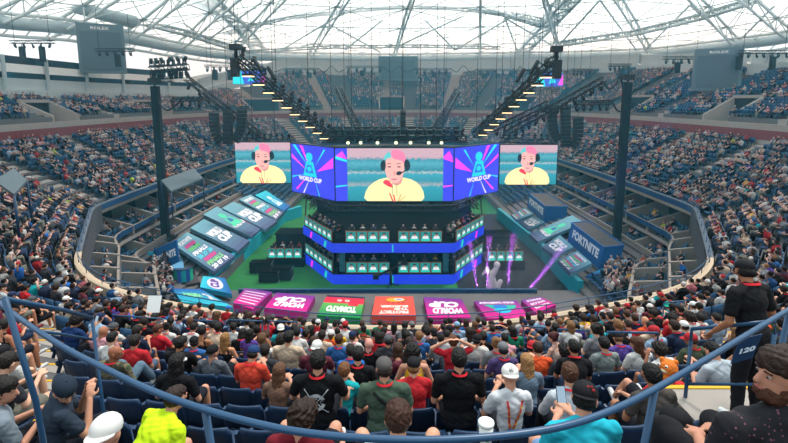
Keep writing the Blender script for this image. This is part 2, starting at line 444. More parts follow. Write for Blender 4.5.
mb = MB(); mb.quad((-90, -30, -.05), (90, -30, -.05), (90, 160, -.05), (-90, 160, -.05), M_DCONC); struct(mb.build('floor_base'))
mb = MB(); mb.quad((5.5, 36, .02), (15, 36, .02), (15, 62, .02), (5.5, 62, .02), mat('dark stage carpet', '#15181c', .9)); struct(mb.build('floor_carpet'))

# grey canopies over press boxes on the left
for lab, pts, z in (('grey sloping canopy over a box in the left suites', ((161, 180), (194, 168), (203, 178), (171, 191)), 8.6), ('grey sloping canopy among the seats at the left edge', ((-6, 180), (14, 168), (27, 180), (14, 194)), 11.4)):
    P = [at_z(x, y, z+(.25 if k < 2 else 0)) for k, (x, y) in enumerate(pts)]; o_ = P[0].copy(); r_ = empty('box_canopy', o_); tag(r_, lab, 'canopy'); mb = MB(); mb.prism([p-o_ for p in P], (0, 0, -.15), mat('pale canopy sheet', '#46545b', .7)); mb.build('roof_panel', parent=r_)
    for p in P: mb = MB(); mb.tube([p-o_-Vector((0, 0, .1)), p-o_-Vector((0, 0, 2.2))], .06, M_NAVYD, 6); mb.build('post', parent=r_)
# ---------------------------------------------------------------- roof
M_ROOFST = mat('white roof steel', '#c9d2d2', .5, noise=.05, nscale=.5)
M_DUCT = mat('pale blue grey duct', '#a3b3b8', .5)
M_FAB = bpy.data.materials.new('white roof fabric'); M_FAB.use_nodes = True
nt = M_FAB.node_tree; nt.nodes.remove(nt.nodes['Principled BSDF']); out = nt.nodes['Material Output']
tr = nt.nodes.new('ShaderNodeBsdfTranslucent'); tr.inputs['Color'].default_value = (.93, .93, .90, 1)
df = nt.nodes.new('ShaderNodeBsdfDiffuse'); df.inputs['Color'].default_value = (.9, .9, .88, 1)
mx = nt.nodes.new('ShaderNodeMixShader'); mx.inputs[0].default_value = .12
nt.links.new(tr.outputs[0], mx.inputs[1]); nt.links.new(df.outputs[0], mx.inputs[2]); nt.links.new(mx.outputs[0], out.inputs['Surface'])
ring_px = [(-260, -60), (-120, 0), (0, 22), (65, 28), (130, 39), (180, 49), (230, 56), (310, 58), (394, 59), (480, 58), (560, 57), (650, 54), (735, 45), (788, 38), (900, 10), (1040, -50)]
RB = [at_z(x, y, 27.5) for x, y in ring_px]
def smooth_poly(P, n):
    out = []
    for i in range(len(P)-1):
        p0 = P[max(i-1, 0)]; p1 = P[i]; p2 = P[i+1]; p3 = P[min(i+2, len(P)-1)]
        for k in range(n):
            t = k/n; out.append(.5*((2*p1)+(p2-p0)*t+(2*p0-5*p1+4*p2-p3)*t*t+(3*p1-p0-3*p2+p3)*t**3))
    out.append(P[-1]); return out
RB = smooth_poly(RB, 3); NR = len(RB)
RC = Vector((8, 45, 0))
def rp(i, f, z): 
    p = RB[i]; q = RC.lerp(Vector((p.x, p.y, 0)), f); return Vector((q.x, q.y, z))
def rz(f):      # height of the roof skin by fraction of radius (1 = ring)
    return 27.8+15.5*(1-f)**.8 if f < 1 else 27.8
FR = [1.06, .92, .78, .64, .5, .38]
mb = MB()
for i in range(NR-1):
    for a, b in zip(FR[:-1], FR[1:]):
        mb.quad(rp(i, a, rz(a)+1.0), rp(i+1, a, rz(a)+1.0), rp(i+1, b, rz(b)+1.0), rp(i, b, rz(b)+1.0), M_FAB)
struct(mb.build('ceiling_fabric'))
mb = MB(); mb.tube(RB, 1.0, M_DUCT, 10)
d1 = mb.build('ceiling_ring_duct'); struct(d1)
mb = MB(); mb.tube([p+Vector((0, 0, -1.9)) for p in RB], .28, M_ROOFST, 6); mb.tube([p+Vector((0, 0, 1.4)) for p in RB], .35, M_ROOFST, 6)
for i in range(0, NR-1):
    mb.tube([RB[i]+Vector((0, 0, -1.9)), RB[i+1]+Vector((0, 0, 1.4))], .1, M_ROOFST, 5)
struct(mb.build('ceiling_ring_beam'))
# space frame: ribs, rings and diagonals
for i in range(0, NR, 3):
    mb = MB()
    for a, b in zip(FR[:-1], FR[1:]):
        mb.tube([rp(i, a, rz(a)+.7), rp(i, b, rz(b)+.7)], .3, M_ROOFST, 6)
        mb.tube([rp(i, a, rz(a)-1.6), rp(i, b, rz(b)-1.6)], .24, M_ROOFST, 6)
        mb.tube([rp(i, a, rz(a)-1.6), rp(i, b, rz(b)+.7)], .12, M_ROOFST, 5); mb.tube([rp(i, b, rz(b)-1.6), rp(i, b, rz(b)+.7)], .12, M_ROOFST, 5)
    struct(mb.build('ceiling_rib'))
mb = MB()
for i in range(0, NR-3, 3):
    for q, (a, b) in enumerate(zip(FR[:-1], FR[1:])):
        mb.tube([rp(i, b, rz(b)+.6), rp(i+3, b, rz(b)+.6)], .13, M_ROOFST, 5)
        mb.tube([rp(i, a, rz(a)+.6), rp(i+3, b, rz(b)+.6)], .1, M_ROOFST, 5); mb.tube([rp(i+3, a, rz(a)+.6), rp(i, b, rz(b)+.6)], .1, M_ROOFST, 5)
        mb.tube([rp(i, a, rz(a)-1.5), rp(i+3, b, rz(b)+.6)], .09, M_ROOFST, 5)
struct(mb.build('ceiling_space_frame'))
def box_truss(mb, a, b, w, h, r, n, m, web=None):
    a, b = Vector(a), Vector(b); d = (b-a); L = d.length; d = d/L; s_ = d.cross(Vector((0, 0, 1))).normalized(); u = s_.cross(d)
    web = web or r*.6; cr = [(i*w/2, j*h/2) for i, j in ((-1, -1), (1, -1), (1, 1), (-1, 1))]
    P = lambda t, c: a+d*(L*t)+s_*c[0]+u*c[1]
    for c in cr: mb.tube([P(0, c), P(1, c)], r, m, 5)
    for k in range(n):
        for q in range(4):
            c0, c1 = cr[q], cr[(q+1) % 4]; t0, t1 = k/n, (k+1)/n
            mb.tube([P(t0, c0), P(t1, c1)] if k % 2 else [P(t0, c1), P(t1, c0)], web, m, 4, cap=False)
            mb.tube([P(t1, c0), P(t1, c1)], web, m, 4, cap=False)
def arch(name, pts, w, h, r, n):
    mb = MB()
    for p, q in zip(pts[:-1], pts[1:]): box_truss(mb, p, q, w, h, r, n, M_ROOFST)
    struct(mb.build(name))
# heavy members read from the photograph
arch('ceiling_truss', [at_z(205, -12, 36), at_z(240, 22, 33.5), at_z(285, 64, 28.5)], 2.8, 2.2, .34, 5)
arch('ceiling_truss', [at_z(578, -12, 36), at_z(548, 22, 33.5), at_z(512, 60, 28.5)], 2.8, 2.2, .34, 5)
arch('ceiling_truss', [at_z(225, 30, 32.5), at_z(290, 14, 35), at_z(350, 5, 36.5), at_z(400, 1, 37), at_z(450, 3, 36.6), at_z(505, 12, 35), at_z(545, 24, 33)], 1.6, 1.4, .24, 4)
arch('ceiling_truss', [at_z(40, -6, 33), at_z(110, 14, 31.5), at_z(190, 34, 29.5), at_z(245, 52, 28)], .9, .9, .22, 7)
arch('ceiling_truss', [at_z(760, -2, 33), at_z(700, 17, 31.5), at_z(634, 33, 30), at_z(560, 44, 28.5)], .9, .9, .22, 7)
arch('ceiling_truss', [at_z(245, 52, 28), at_z(330, 47, 28.6), at_z(420, 46, 28.8), at_z(500, 48, 28.5)], .6, .6, .12, 7)
mb = MB()
for (x0, y0, z0, x1, y1, z1) in ((278, 52, 28.5, 345, 12, 35), (300, 8, 36, 380, 52, 28.5), (345, 50, 28.5, 395, 10, 36), (394, 48, 28.5, 480, 8, 36), (415, 10, 36, 455, 50, 28.5), (455, 50, 28.5, 520, 12, 35),
        (0, 12, 33, 60, 30, 29), (60, 30, 29, 120, 5, 33), (120, 5, 33, 160, 40, 29), (150, 0, 34, 215, 45, 28.6), (205, 42, 28.6, 262, 2, 35), (560, 44, 28.6, 600, 0, 34), (600, 0, 34, 640, 55, 28), (640, 55, 28, 690, 5, 33), (690, 5, 33, 735, 45, 28), (735, 45, 28, 775, 5, 32), (260, 60, 28, 228, 20, 33), (520, 58, 28, 505, 18, 34), (505, 18, 34, 560, 50, 28.5)):
    mb.tube([at_z(x0, y0, z0), at_z(x1, y1, z1)], .2, M_ROOFST, 6)
struct(mb.build('ceiling_bracing'))
# big duct stub by the left scoreboard
mb = MB(); mb.tube([at_z(78, 6, 30.5), at_z(132, 21, 30)], 1.3, M_DUCT, 12); struct(mb.build('ceiling_duct'))
# ---------------------------------------------------------------- printed surfaces
M_PRINT = attr_mat('printed cloth', .75)
def lit(name, col, e=1.0): return mat(name, col, .5, emit=e)
class PB(MB):
    """mesh whose faces carry a print colour"""
    def __init__(s): super().__init__(); s.col = {}
    def colour(s, f0, col):
        for k in range(f0, len(s.f)): s.col[k] = col
    def mesh(s, name):
        me = super().mesh(name); at = me.color_attributes.new('Col', 'FLOAT_COLOR', 'CORNER'); arr = np.ones((len(me.loops), 4), 'f')
        for p in me.polygons:
            c = s.col.get(p.index, (.5, .5, .5)); arr[p.loop_start:p.loop_start+p.loop_total, :3] = c
        at.data.foreach_set('color', arr.ravel()); return me
def bil(q, u, v, n=0):
    a, b, c, d = q; N = (b-a).cross(d-a).normalized(); return (a.lerp(b, u)).lerp(d.lerp(c, u), v)+N*n
def pcol(c): return hexc(c) if isinstance(c, str) else c
def mixc(a, b, t): a, b = pcol(a), pcol(b); return tuple(x*(1-t)+y*t for x, y in zip(a, b))
def grad_quad(pb, q, fn, nu=6, nv=8, m=None):
    for i in range(nu):
        for j in range(nv):
            f0 = len(pb.f); pb.quad(bil(q, i/nu, j/nv), bil(q, (i+1)/nu, j/nv), bil(q, (i+1)/nu, (j+1)/nv), bil(q, i/nu, (j+1)/nv), m or M_PRINT)
            pb.colour(f0, pcol(fn((i+.5)/nu, (j+.5)/nv)))
def uv_poly(pb, q, pts, col, n=.01, m=None):
    f0 = len(pb.f); pb.poly([bil(q, u, v, n) for u, v in pts], m or M_PRINT); pb.colour(f0, pcol(col))
def uv_text(pb, q, txt, u0, v0, u1, v1, col, n=.015, bold=.03, m=None, shear=0):
    vs, fs = text_mesh(txt, 1, 0, bold); x0 = min(v[0] for v in vs); x1 = max(v[0] for v in vs); y0 = min(v[1] for v in vs); y1 = max(v[1] for v in vs)
    f0 = len(pb.f); out = []
    for v in vs:
        a, b = (v[0]-x0)/(x1-x0), (v[1]-y0)/(y1-y0); out.append(bil(q, u0+(u1-u0)*a+shear*(b-.5), v0+(v1-v0)*b, n))
    pb.add(out, fs, m or M_PRINT); pb.colour(f0, pcol(col))
def disc(u, v, r, ry=None, n=14): ry = ry or r; return [(u+r*math.cos(2*PI*k/n), v+ry*math.sin(2*PI*k/n)) for k in range(n)]
WHITEC = '#e6e4ea'
def emblem(pb, q, u, v, s_, sy, col='#2fd0cf', dark='#1b6f9a', m=None, md=None):
    """trophy with round top over a tapering body on a base, rays behind"""
    uv_poly(pb, q, [(u-.13*s_, v+.05*sy), (u-.2*s_, v-.35*sy), (u+.2*s_, v-.35*sy), (u+.13*s_, v+.05*sy)], col, .014, m)
    uv_poly(pb, q, disc(u, v+.25*sy, .11*s_, .18*sy), col, .016, m)
    uv_poly(pb, q, [(u-.06*s_, v+.02*sy), (u-.1*s_, v-.2*sy), (u+.1*s_, v-.2*sy), (u+.06*s_, v+.02*sy)], dark, .018, md or m)
    uv_poly(pb, q, [(u-.24*s_, v-.35*sy), (u-.24*s_, v-.45*sy), (u+.24*s_, v-.45*sy), (u+.24*s_, v-.35*sy)], col, .016, m)
def tarp(name, label, q, kind, group=None, skirt=.35):
    """q: corners text-left-bottom, text-right-bottom, text-right-top, text-left-top"""
    root = empty(name, (q[0]+q[1]+q[2]+q[3])/4); o = root.location.copy(); q = [p-o for p in q]
    tag(root, label, 'tarpaulin', group)
    pb = PB(); tx = PB(); A = lambda *a, **k: uv_text(tx, q, *a, **k)
    if kind == 'pink': fn = lambda u, v: mixc('#5b2a86', '#c2187f', min(1, v*1.25)*.9+.08)
    elif kind == 'teal': fn = lambda u, v: mixc('#464d72', '#6a9cab', v**.8)
    elif kind == 'red': fn = lambda u, v: '#d94a3c'
    elif kind == 'green': fn = lambda u, v: ('#2b2440' if v < .12 else '#d0213c' if v < .42 + .05*math.sin(u*7) else mixc('#5ea04a', '#0f7c45', min(1, (v-.4)*1.8)))
    elif kind == 'cyan': fn = lambda u, v: mixc('#25579e', '#2fb3c4', v)
    grad_quad(pb, q, fn, 8, 10)
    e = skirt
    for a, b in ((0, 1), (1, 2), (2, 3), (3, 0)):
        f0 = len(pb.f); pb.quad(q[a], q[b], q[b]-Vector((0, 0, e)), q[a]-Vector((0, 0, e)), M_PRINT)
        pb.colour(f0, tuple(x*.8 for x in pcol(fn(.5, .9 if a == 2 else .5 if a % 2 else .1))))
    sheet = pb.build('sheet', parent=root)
    return root, q, tx
def finish(root, tx): tx.build('lettering', parent=root)
def world_cup(tx, q, u0=.1, v0=.22, u1=.9, v1=.86):
    h = v1-v0
    uv_text(tx, q, 'WORLD', u0, v0+h*.52, u1-.05, v1-.04*h, WHITEC, bold=.06, shear=.05)
    uv_text(tx, q, 'CUP', u0+.06, v0, u1, v0+h*.48, WHITEC, bold=.07, shear=.05)
def schedule(tx, q):
    rows = [('FORTNITE', .82, WHITEC), ('#', .70, '#b5427f'), ('#', .60, '#63b06d'), ('FINALS', .47, WHITEC), ('26 27 28', .36, '#58c4d8'), ('#', .25, '#b5427f'), ('FINALS', .14, '#83c97b'), ('20 07 19', .03, WHITEC)]
    for t, v, c in rows:
        if t == '#': uv_poly(tx, q, [(.15, v), (.7, v), (.74, v+.08), (.19, v+.08)], c, .012)
        else: uv_text(tx, q, t, .12, v, .8, v+.095, c, bold=.04, shear=.03)
def slope_q(px, ztop, zbot):
    """px: text-left-bottom, text-right-bottom, text-right-top, text-left-top in the photograph"""
    return [at_z(*px[0], zbot), at_z(*px[1], zbot), at_z(*px[2], ztop), at_z(*px[3], ztop)]
# near end tarpaulins (read from the court: top is towards the camera)
def near_tarp(name, label, px, kind): return tarp(name, label, [at_z(*px[0], 1.75), at_z(*px[1], 1.75), at_z(*px[2], 2.7), at_z(*px[3], 2.7)], kind, skirt=.5)
r, q, tx = near_tarp('seat_tarpaulin', 'pink striped tarpaulin over the seats beside the teal and blue stage corner', [(272, 292), (245, 288), (233, 303), (253, 309)], 'pink')
for k in range(5): uv_poly(tx, q, [(.1, .18+k*.15), (.9, .18+k*.15), (.9, .215+k*.15), (.1, .215+k*.15)], WHITEC, .012)
finish(r, tx)
r, q, tx = near_tarp('seat_tarpaulin', 'pink tarpaulin with white upside-down lettering between the striped one and the green one', [(315, 296), (277, 292.5), (264, 308), (306, 312)], 'pink'); world_cup(tx, q); finish(r, tx)
r, q, tx = near_tarp('seat_tarpaulin', 'green and red tarpaulin with two pale eye shapes', [(365, 297), (327, 295), (317, 315), (360.5, 318)], 'green')
uv_text(tx, q, 'TOMATO', .14, .55, .86, .82, '#e8efdf', bold=.07)
for u in (.42, .62): uv_poly(tx, q, disc(u, .27, .06, .05), '#f1e9e4', .014); uv_poly(tx, q, disc(u, .27, .03, .025), '#55404a', .02)
finish(r, tx)
r, q, tx = near_tarp('seat_tarpaulin', 'orange-red tarpaulin with a yellow oval badge over upside-down lettering', [(413, 296.5), (375.5, 296.5), (371.5, 316), (416, 316)], 'red')
uv_text(tx, q, 'PROTECT', .16, .76, .84, .9, '#f4dcd4', bold=.05); uv_text(tx, q, 'THE', .16, .63, .5, .73, '#f4dcd4', bold=.05); uv_text(tx, q, 'BURGER', .16, .5, .84, .61, '#f4dcd4', bold=.05)
uv_poly(tx, q, disc(.44, .2, .27, .14, 20), '#8e3a3c', .012); uv_poly(tx, q, disc(.46, .2, .25, .12, 20), '#e79a2e', .018); uv_poly(tx, q, disc(.38, .19, .12, .06), '#e8e4ea', .024); uv_poly(tx, q, disc(.38, .19, .09, .035), '#6d6fb0', .03)
for a in (.25, .35, .5, .62): uv_poly(tx, q, [(a, .33), (a+.05, .33), (a+.03, .44)], '#a22438', .012)
finish(r, tx)
r, q, tx = near_tarp('seat_tarpaulin', 'purple tarpaulin with large white upside-down lettering right of the orange-red one', [(461.7, 299), (423.5, 297), (428, 317.5), (471, 317.5)], 'pink'); world_cup(tx, q); finish(r, tx)
r, q, tx = near_tarp('seat_tarpaulin', 'magenta tarpaulin with a teal trophy emblem and one line of lettering', [(517, 300.5), (474, 301), (487, 318.5), (529, 317.5)], 'pink')
uv_text(tx, q, 'WORLD CHAMPIONSHIP', .1, .08, .92, .2, WHITEC, bold=.04); uv_poly(tx, q, [(.1, .3), (.85, .25), (.7, .5), (.2, .55)], '#2fa58f', .012); uv_poly(tx, q, disc(.5, .62, .2, .14), '#25a8d2', .02); uv_poly(tx, q, disc(.5, .4, .17, .14), '#2b6fb5', .018); finish(r, tx)
r, q, tx = near_tarp('seat_tarpaulin', 'magenta tarpaulin with three short rows of lettering, nearest the right corner', [(541, 296.5), (521, 300), (536.5, 313), (556, 304.5)], 'pink')
for k, t in enumerate(('FINALS', 'SOLOS', 'FORTNITE')): uv_text(tx, q, t, .15, .12+.27*k, .85, .27+.27*k, WHITEC, bold=.04)
finish(r, tx)
# left stand
ZT, ZB = 3.25, 1.75
def left_tarp(label, px, kind='teal'): return tarp('seat_tarpaulin', label, slope_q(px, ZT, ZB), kind)
r, q, tx = left_tarp('teal and purple tarpaulin with coloured rows of lettering, nearest in the left stand', [(214, 271.5), (235, 255.5), (187, 232), (172, 243.5)]); schedule(tx, q); finish(r, tx)
r, q, tx = left_tarp('teal tarpaulin with large white lettering, second along the left stand', [(238, 251), (249.5, 240.5), (204, 219), (190, 228)]); world_cup(tx, q, .1, .3, .92, .72); finish(r, tx)
r, q, tx = left_tarp('teal tarpaulin with a green trophy emblem in the left stand', [(251.5, 237), (262, 227.5), (217, 206.5), (203, 214.5)])
emblem(tx, q, .5, .6, 1.4, .5, '#4fc29a', '#3a5f9c'); uv_text(tx, q, 'WORLD CUP', .1, .32, .9, .42, WHITEC); uv_poly(tx, q, [(.8, .5), (.95, .3), (.9, .1)], '#b5427f'); finish(r, tx)
r, q, tx = left_tarp('teal tarpaulin with white lettering just short of the last two in the left stand', [(265, 229.5), (277, 221), (234, 201.5), (222, 208)]); world_cup(tx, q, .1, .25, .92, .7); finish(r, tx)
r, q, tx = left_tarp('narrow tarpaulin with coloured rows, second from the far end of the left stand', [(276, 220), (284, 212), (250, 194.5), (239, 199.5)]); schedule(tx, q); finish(r, tx)
r, q, tx = left_tarp('plain pale cyan tarpaulin at the far end of the left stand', [(284, 211), (290, 206), (266, 190.5), (255, 195)], 'cyan'); emblem(tx, q, .5, .5, 1.2, .6, '#b8e2ea', '#5fa6c8'); finish(r, tx)
# right stand
def right_tarp(label, px, kind='teal'): return tarp('seat_tarpaulin', label, slope_q(px, ZT-.1, ZB), kind)
r, q, tx = right_tarp('small tarpaulin with coloured rows of lettering, nearest in the right stand', [(558, 260), (570.5, 273), (592, 263), (577.5, 250.6)]); schedule(tx, q); finish(r, tx)
r, q, tx = right_tarp('white-lettered tarpaulin tucked beside the nearer blue block', [(542, 246.5), (555, 255.7), (573.5, 247), (560, 235)]); world_cup(tx, q); finish(r, tx)
r, q, tx = right_tarp('long teal tarpaulin with a trophy emblem between the two blue blocks', [(529, 233.5), (538, 241.5), (584, 222.5), (572, 215)]); emblem(tx, q, .5, .5, 1.4, .5, '#4fc29a', '#3a5f9c'); uv_text(tx, q, 'WORLD CUP', .1, .2, .9, .3, WHITEC); finish(r, tx)
r, q, tx = right_tarp('white-lettered tarpaulin in front of the farther blue block', [(519, 222), (528.4, 229.5), (545, 222), (533, 216)]); world_cup(tx, q); finish(r, tx)
r, q, tx = right_tarp('smallest lavender tarpaulin at the far end of the right stand', [(511, 214.5), (516.6, 220.5), (533, 213.7), (525, 207.7)]); schedule(tx, q); finish(r, tx)
q = [at_z(586, 276, 1.75), at_z(631, 272, 1.9), at_z(633, 267.5, 2.1), at_z(621, 259.7, 2.3)]
r, q2, tx = tarp('seat_tarpaulin', 'plain bright blue tarpaulin in front of the nearer blue block', q, 'cyan', skirt=.2)
# blue lettered blocks
def block(label, ft, fb, lit_='#1f63a8'):
    """ft: top far-left, near-left, near-right, far-right ; fb the same at the base"""
    dv = ((fb[0]-ft[0])+(fb[1]-ft[1]))/2; dv.y = 0; ft[3] = ft[0]+(ft[2]-ft[1]); fb = [p+dv for p in ft]
    root = empty('lettered_block', sum(fb, Vector())/4); o = root.location.copy(); t = [p-o for p in ft]; b = [p-o for p in fb]
    tag(root, label, 'booth'); mb = MB(); m1 = mat('blue block panel', '#1d5a9a', .5); m2 = mat('block roof felt', '#4b4747', .9, noise=.3, nscale=2)
    mb.add(t+b, [(0, 3, 7, 4), (0, 4, 5, 1), (1, 5, 6, 2), (2, 6, 7, 3)], m1); mb.build('panel', parent=root)
    mb = MB(); mb.quad(t[0], t[1], t[2], t[3], m2)
    for a, c in ((0, 1), (1, 2), (2, 3), (3, 0)): mb.bar(t[a]+Vector((0, 0, .02)), t[c]+Vector((0, 0, .02)), .1, .1, m1)
    mb.build('roof', parent=root)
    pb = PB(); uv_text(pb, [b[0], b[1], t[1], t[0]], 'FORTNITE', .12, .42, .92, .82, '#dfe6f0', .03, bold=.05); pb.build('lettering', parent=root)
zt, zb = 3.6, 1.5
block('nearer blue block with white lettering and a dark roof in the right stand',
      [at_z(571.5, 223, zt), at_z(604, 247.6, zt), at_z(624, 245.5, zt), at_z(594, 222, zt)],
      [at_z(569.4, 242.5, zb), at_z(594.5, 271, zb), at_z(621, 266, zb), at_z(592, 240, zb)])
block('farther blue block with white lettering, below the right portrait screen',
      [at_z(528.4, 193, zt), at_z(545.5, 206.5, zt), at_z(567.5, 206.8, zt), at_z(543, 193, zt)],
      [at_z(526.5, 207, zb), at_z(543.5, 224.5, zb), at_z(565.5, 223.5, zb), at_z(542, 208, zb)])
# teal barriers along the court
def barrier(label, top, z, col):
    mb = MB(); m = mat('teal barrier '+col, col, .5, noise=.06, nscale=.8)
    P = [at_z(x, y, z) for x, y in top]
    for a, b in zip(P[:-1], P[1:]):
        t = (b-a).normalized(); n = Vector((t.y, -t.x, 0)); n = n if n.x*(-1 if a.x < 0 else 1) > 0 else -n
        a0, b0 = Vector((a.x, a.y, 0)), Vector((b.x, b.y, 0))
        mb.prism([a0, b0, b, a], n*.45, m)
    tag(mb.build('court_barrier'), label, 'barrier')
barrier('bright teal barrier along the left side of the court', [(214, 272), (285, 211), (302, 206)], 1.5, '#1fa3bd')
barrier('nearer length of the dark teal barrier on the right side of the court', [(578, 281), (541, 244)], 1.55, '#178a98')
barrier('farther length of the dark teal barrier on the right side of the court', [(540.5, 243.3), (497, 208)], 1.55, '#168290')
mb = MB(); a, b = at_z(232, 287, 1.7), at_z(472, 296, 1.7)
y0 = 34.4; mb.box((-.5, y0, .58), (24, .12, .62), M_FASC); mb.box((-.5, y0, .92), (24, .22, .06), M_RAIL)
for k in range(14): mb.box((-12.4+k*1.83, y0-.1, .6), (.1, .1, .72), M_RAIL)
tag(mb.build('court_barrier'), 'dark blue barrier between the near tarpaulins and the court', 'barrier')
# blue signs and the host desk in the left corner
def panel(name, label, cat, pts, th, m, txt=None, tcol='#e6ecf4', box=(.15, .3, .85, .7)):
    root = empty(name, pts[0]); o = pts[0].copy(); q = [p-o for p in pts]; tag(root, label, cat)
    N = (q[1]-q[0]).cross(q[3]-q[0]).normalized(); mb = MB(); mb.prism(q, -N*th, m); mb.build('board', parent=root)
    if txt: pb = PB(); uv_text(pb, q, txt, *box, tcol, .02, .05); pb.build('lettering', parent=root)
    return root, q
yy = at_z(160, 268, 2).y
panel('lettered_sign', 'dark blue sign with white lettering by the tower foot', 'sign', [at_y(158, 272, yy), at_y(179, 262, yy), at_y(176, 240, yy), at_y(153, 250, yy)], .2, mat('blue sign', '#1a5790', .5), 'FORTNITE', box=(.08, .35, .92, .68))
panel('plain_sign', 'small plain cyan panel leaning by the dark blue sign', 'sign', [at_y(152, 271, yy), at_y(158, 272, yy), at_y(156, 251, yy), at_y(148, 252, yy)], .1, mat('cyan board', '#2a9fc2', .5))
q = [at_z(164, 269, 1.9), at_z(184, 268, 1.9), at_z(182, 255, 2.1), at_z(170, 253, 2.1)]
panel('canopy_panel', 'pale blue sloping panel beside the host booth', 'canopy', q, .1, mat('pale blue board', '#5f9cc2', .6))
q = [at_z(171, 287, 1.4), at_z(200, 282, 1.4), at_z(192, 267, 1.4), at_z(165, 268, 1.4)]
hp = empty('host_booth', q[0]); tag(hp, 'grey deck with a glowing desk where the yellow-shirted host stands', 'booth')
mb = MB(); mb.prism([p-q[0] for p in q], (0, 0, -.5), mat('grey deck', '#3c3538', .8)); mb.build('deck', parent=hp)
pb = PB(); c = at_z(184, 279, 1.4)-q[0]
for k in range(6):
    a0, a1 = -2.6+k*.42, -2.6+(k+1)*.42; R = .8; f0 = len(pb.f)
    p0, p1 = c+Vector((R*math.cos(a0), R*math.sin(a0), 0)), c+Vector((R*math.cos(a1), R*math.sin(a1), 0)); h = Vector((0, 0, 1.0))
    pb.quad(p0, p1, p1+h, p0+h, M_PRINT); pb.colour(f0, hexc(('#1f8fb0', '#2ab08a', '#3a62b8', '#1fa0a8', '#274f9c', '#2ab08a')[k]))
pb.prism([c+Vector((.85*math.cos(-2.6+k*.42), .85*math.sin(-2.6+k*.42), 1.0)) for k in range(7)], (0, 0, .06), M_NAVYD); pb.build('desk', parent=hp)
r, q, tx = tarp('seat_tarpaulin', 'blue tarpaulin with a large pale rounded emblem at the left court corner', [at_z(232, 294, 1.6), at_z(225, 278, 1.5), at_z(203, 276, 2.0), at_z(200, 287, 2.0)], 'cyan')
uv_poly(tx, q, disc(.5, .5, .4, .3, 18), '#cfc6dc', .02); uv_text(tx, q, 'CUP', .2, .35, .8, .68, '#5d3e86', .03, bold=.06); finish(r, tx)
r, q, tx = tarp('seat_tarpaulin', 'bright blue tarpaulin with green and white lettering, lowest by the parapet', [at_z(201, 289, 1.8), at_z(172, 288.5, 1.9), at_z(182, 302, 2.3), at_z(233, 307, 2.3)], 'cyan')
uv_text(tx, q, 'FORTNITE', .35, .3, .8, .55, '#8fe0a0', .02, bold=.05); uv_text(tx, q, 'WC', .1, .3, .25, .7, WHITEC, .02, bold=.05); finish(r, tx)
# ---------------------------------------------------------------- game stage
yF = at_z(394, 284, 0).y
B = [at_z(304.6, 261.4, 0), at_z(333.6, 283.4, 0), at_z(453, 283.4, 0), at_z(482.5, 261.4, 0)]
for p in B: p.y = round(p.y, 2)
B[1].y = B[2].y = yF; zl = at_y(394, 274.5, yF).z; zu0 = at_y(394, 252.6, yF).z; zu1 = at_y(394, 243.3, yF).z
BACK = [Vector((B[3].x-.3, 56, 0)), Vector((B[0].x+.3, 56, 0))]
stage = empty('game_stage', (0, yF, 0)); tag(stage, 'two-level octagonal player stage with glowing blue edge bands in mid court', 'stage')
O = Vector((0, yF, 0))
M_BAND = mat('blue led band', '#1c37d8', .4, emit=.75); M_BANDP = mat('magenta led shape', '#e21fd0', .4, emit=.9); M_BANDC = mat('cyan led shape', '#19c8b8', .4, emit=.8)
M_STG = mat('black stage deck', '#040506', .9, spec=.08); M_WOOD = mat('brown desk wood', '#8a4f2e', .7); M_TRUSSB = mat('black truss', '#101418', .5)
def lift(P, z): return [Vector((p.x, p.y, z))-O for p in P]
for nm, z0, z1 in (('lower_deck', 0, zl), ('upper_deck', zu0+.05, zu1)):
    mb = MB(); mb.prism(lift(B+BACK, z0), (0, 0, z1-z0-.03), M_STG); mb.build(nm, parent=stage)
for z0, z1 in ((0.0, zl), (zu0, zu1)):
    for k in range(3):
        a, b = B[k]-O, B[k+1]-O; t = (b-a).normalized(); n = Vector((t.y, -t.x, 0))
        if n.y > 0: n = -n
        q = [a+n*.06+Vector((0, 0, z0)), b+n*.06+Vector((0, 0, z0)), b+n*.06+Vector((0, 0, z1)), a+n*.06+Vector((0, 0, z1))]
        mb = MB(); mb.prism(q, -n*.05, M_BAND)
        if k != 1:
            for u, m in ((.3, M_BANDP), (.78, M_BANDC)):
                uu = u if k == 0 else 1-u
                mb.poly([bil(q, uu-.04, .2, .02), bil(q, uu+.02, .1, .02), bil(q, uu+.06, .85, .02), bil(q, uu, .9, .02)], m)
        else: mb.poly([bil(q, .49, .1, .02), bil(q, .5, .1, .02), bil(q, .5, .9, .02), bil(q, .49, .9, .02)], M_BANDC)
        mb.build('led_band', parent=stage)
mb = MB()     # posts, railings and rear wall
for p in B: 
    mb.bar(Vector((p.x*.97, p.y+.4, zl))-O, Vector((p.x*.97, p.y+.4, zu0+.1))-O, .25, .25, M_STG, up=(0, 1, 0))
for x in (-.6, .6): mb.bar(Vector((x, yF+.8, zl))-O, Vector((x, yF+.8, zu0))-O, .3, .3, M_STG, up=(0, 1, 0))
mb.build('post', parent=stage)
mb = MB(); mb.box((0, 6.5, (zl+zu0)/2), (15.5, .3, zu0-zl), M_STG); mb.box((0, 11, zu1+1.4), (17, .3, 2.8), M_BLACK); mb.build('rear_wall', parent=stage)
for sx in (-1, 1):
    mb = MB(); x = sx*4.6; mb.box((x, .9, (zl+zu0)/2), (.5, .5, zu0-zl), mat('printed stage column', '#2a6a78', .6, noise=.6, nscale=4)); mb.build('column', parent=stage)
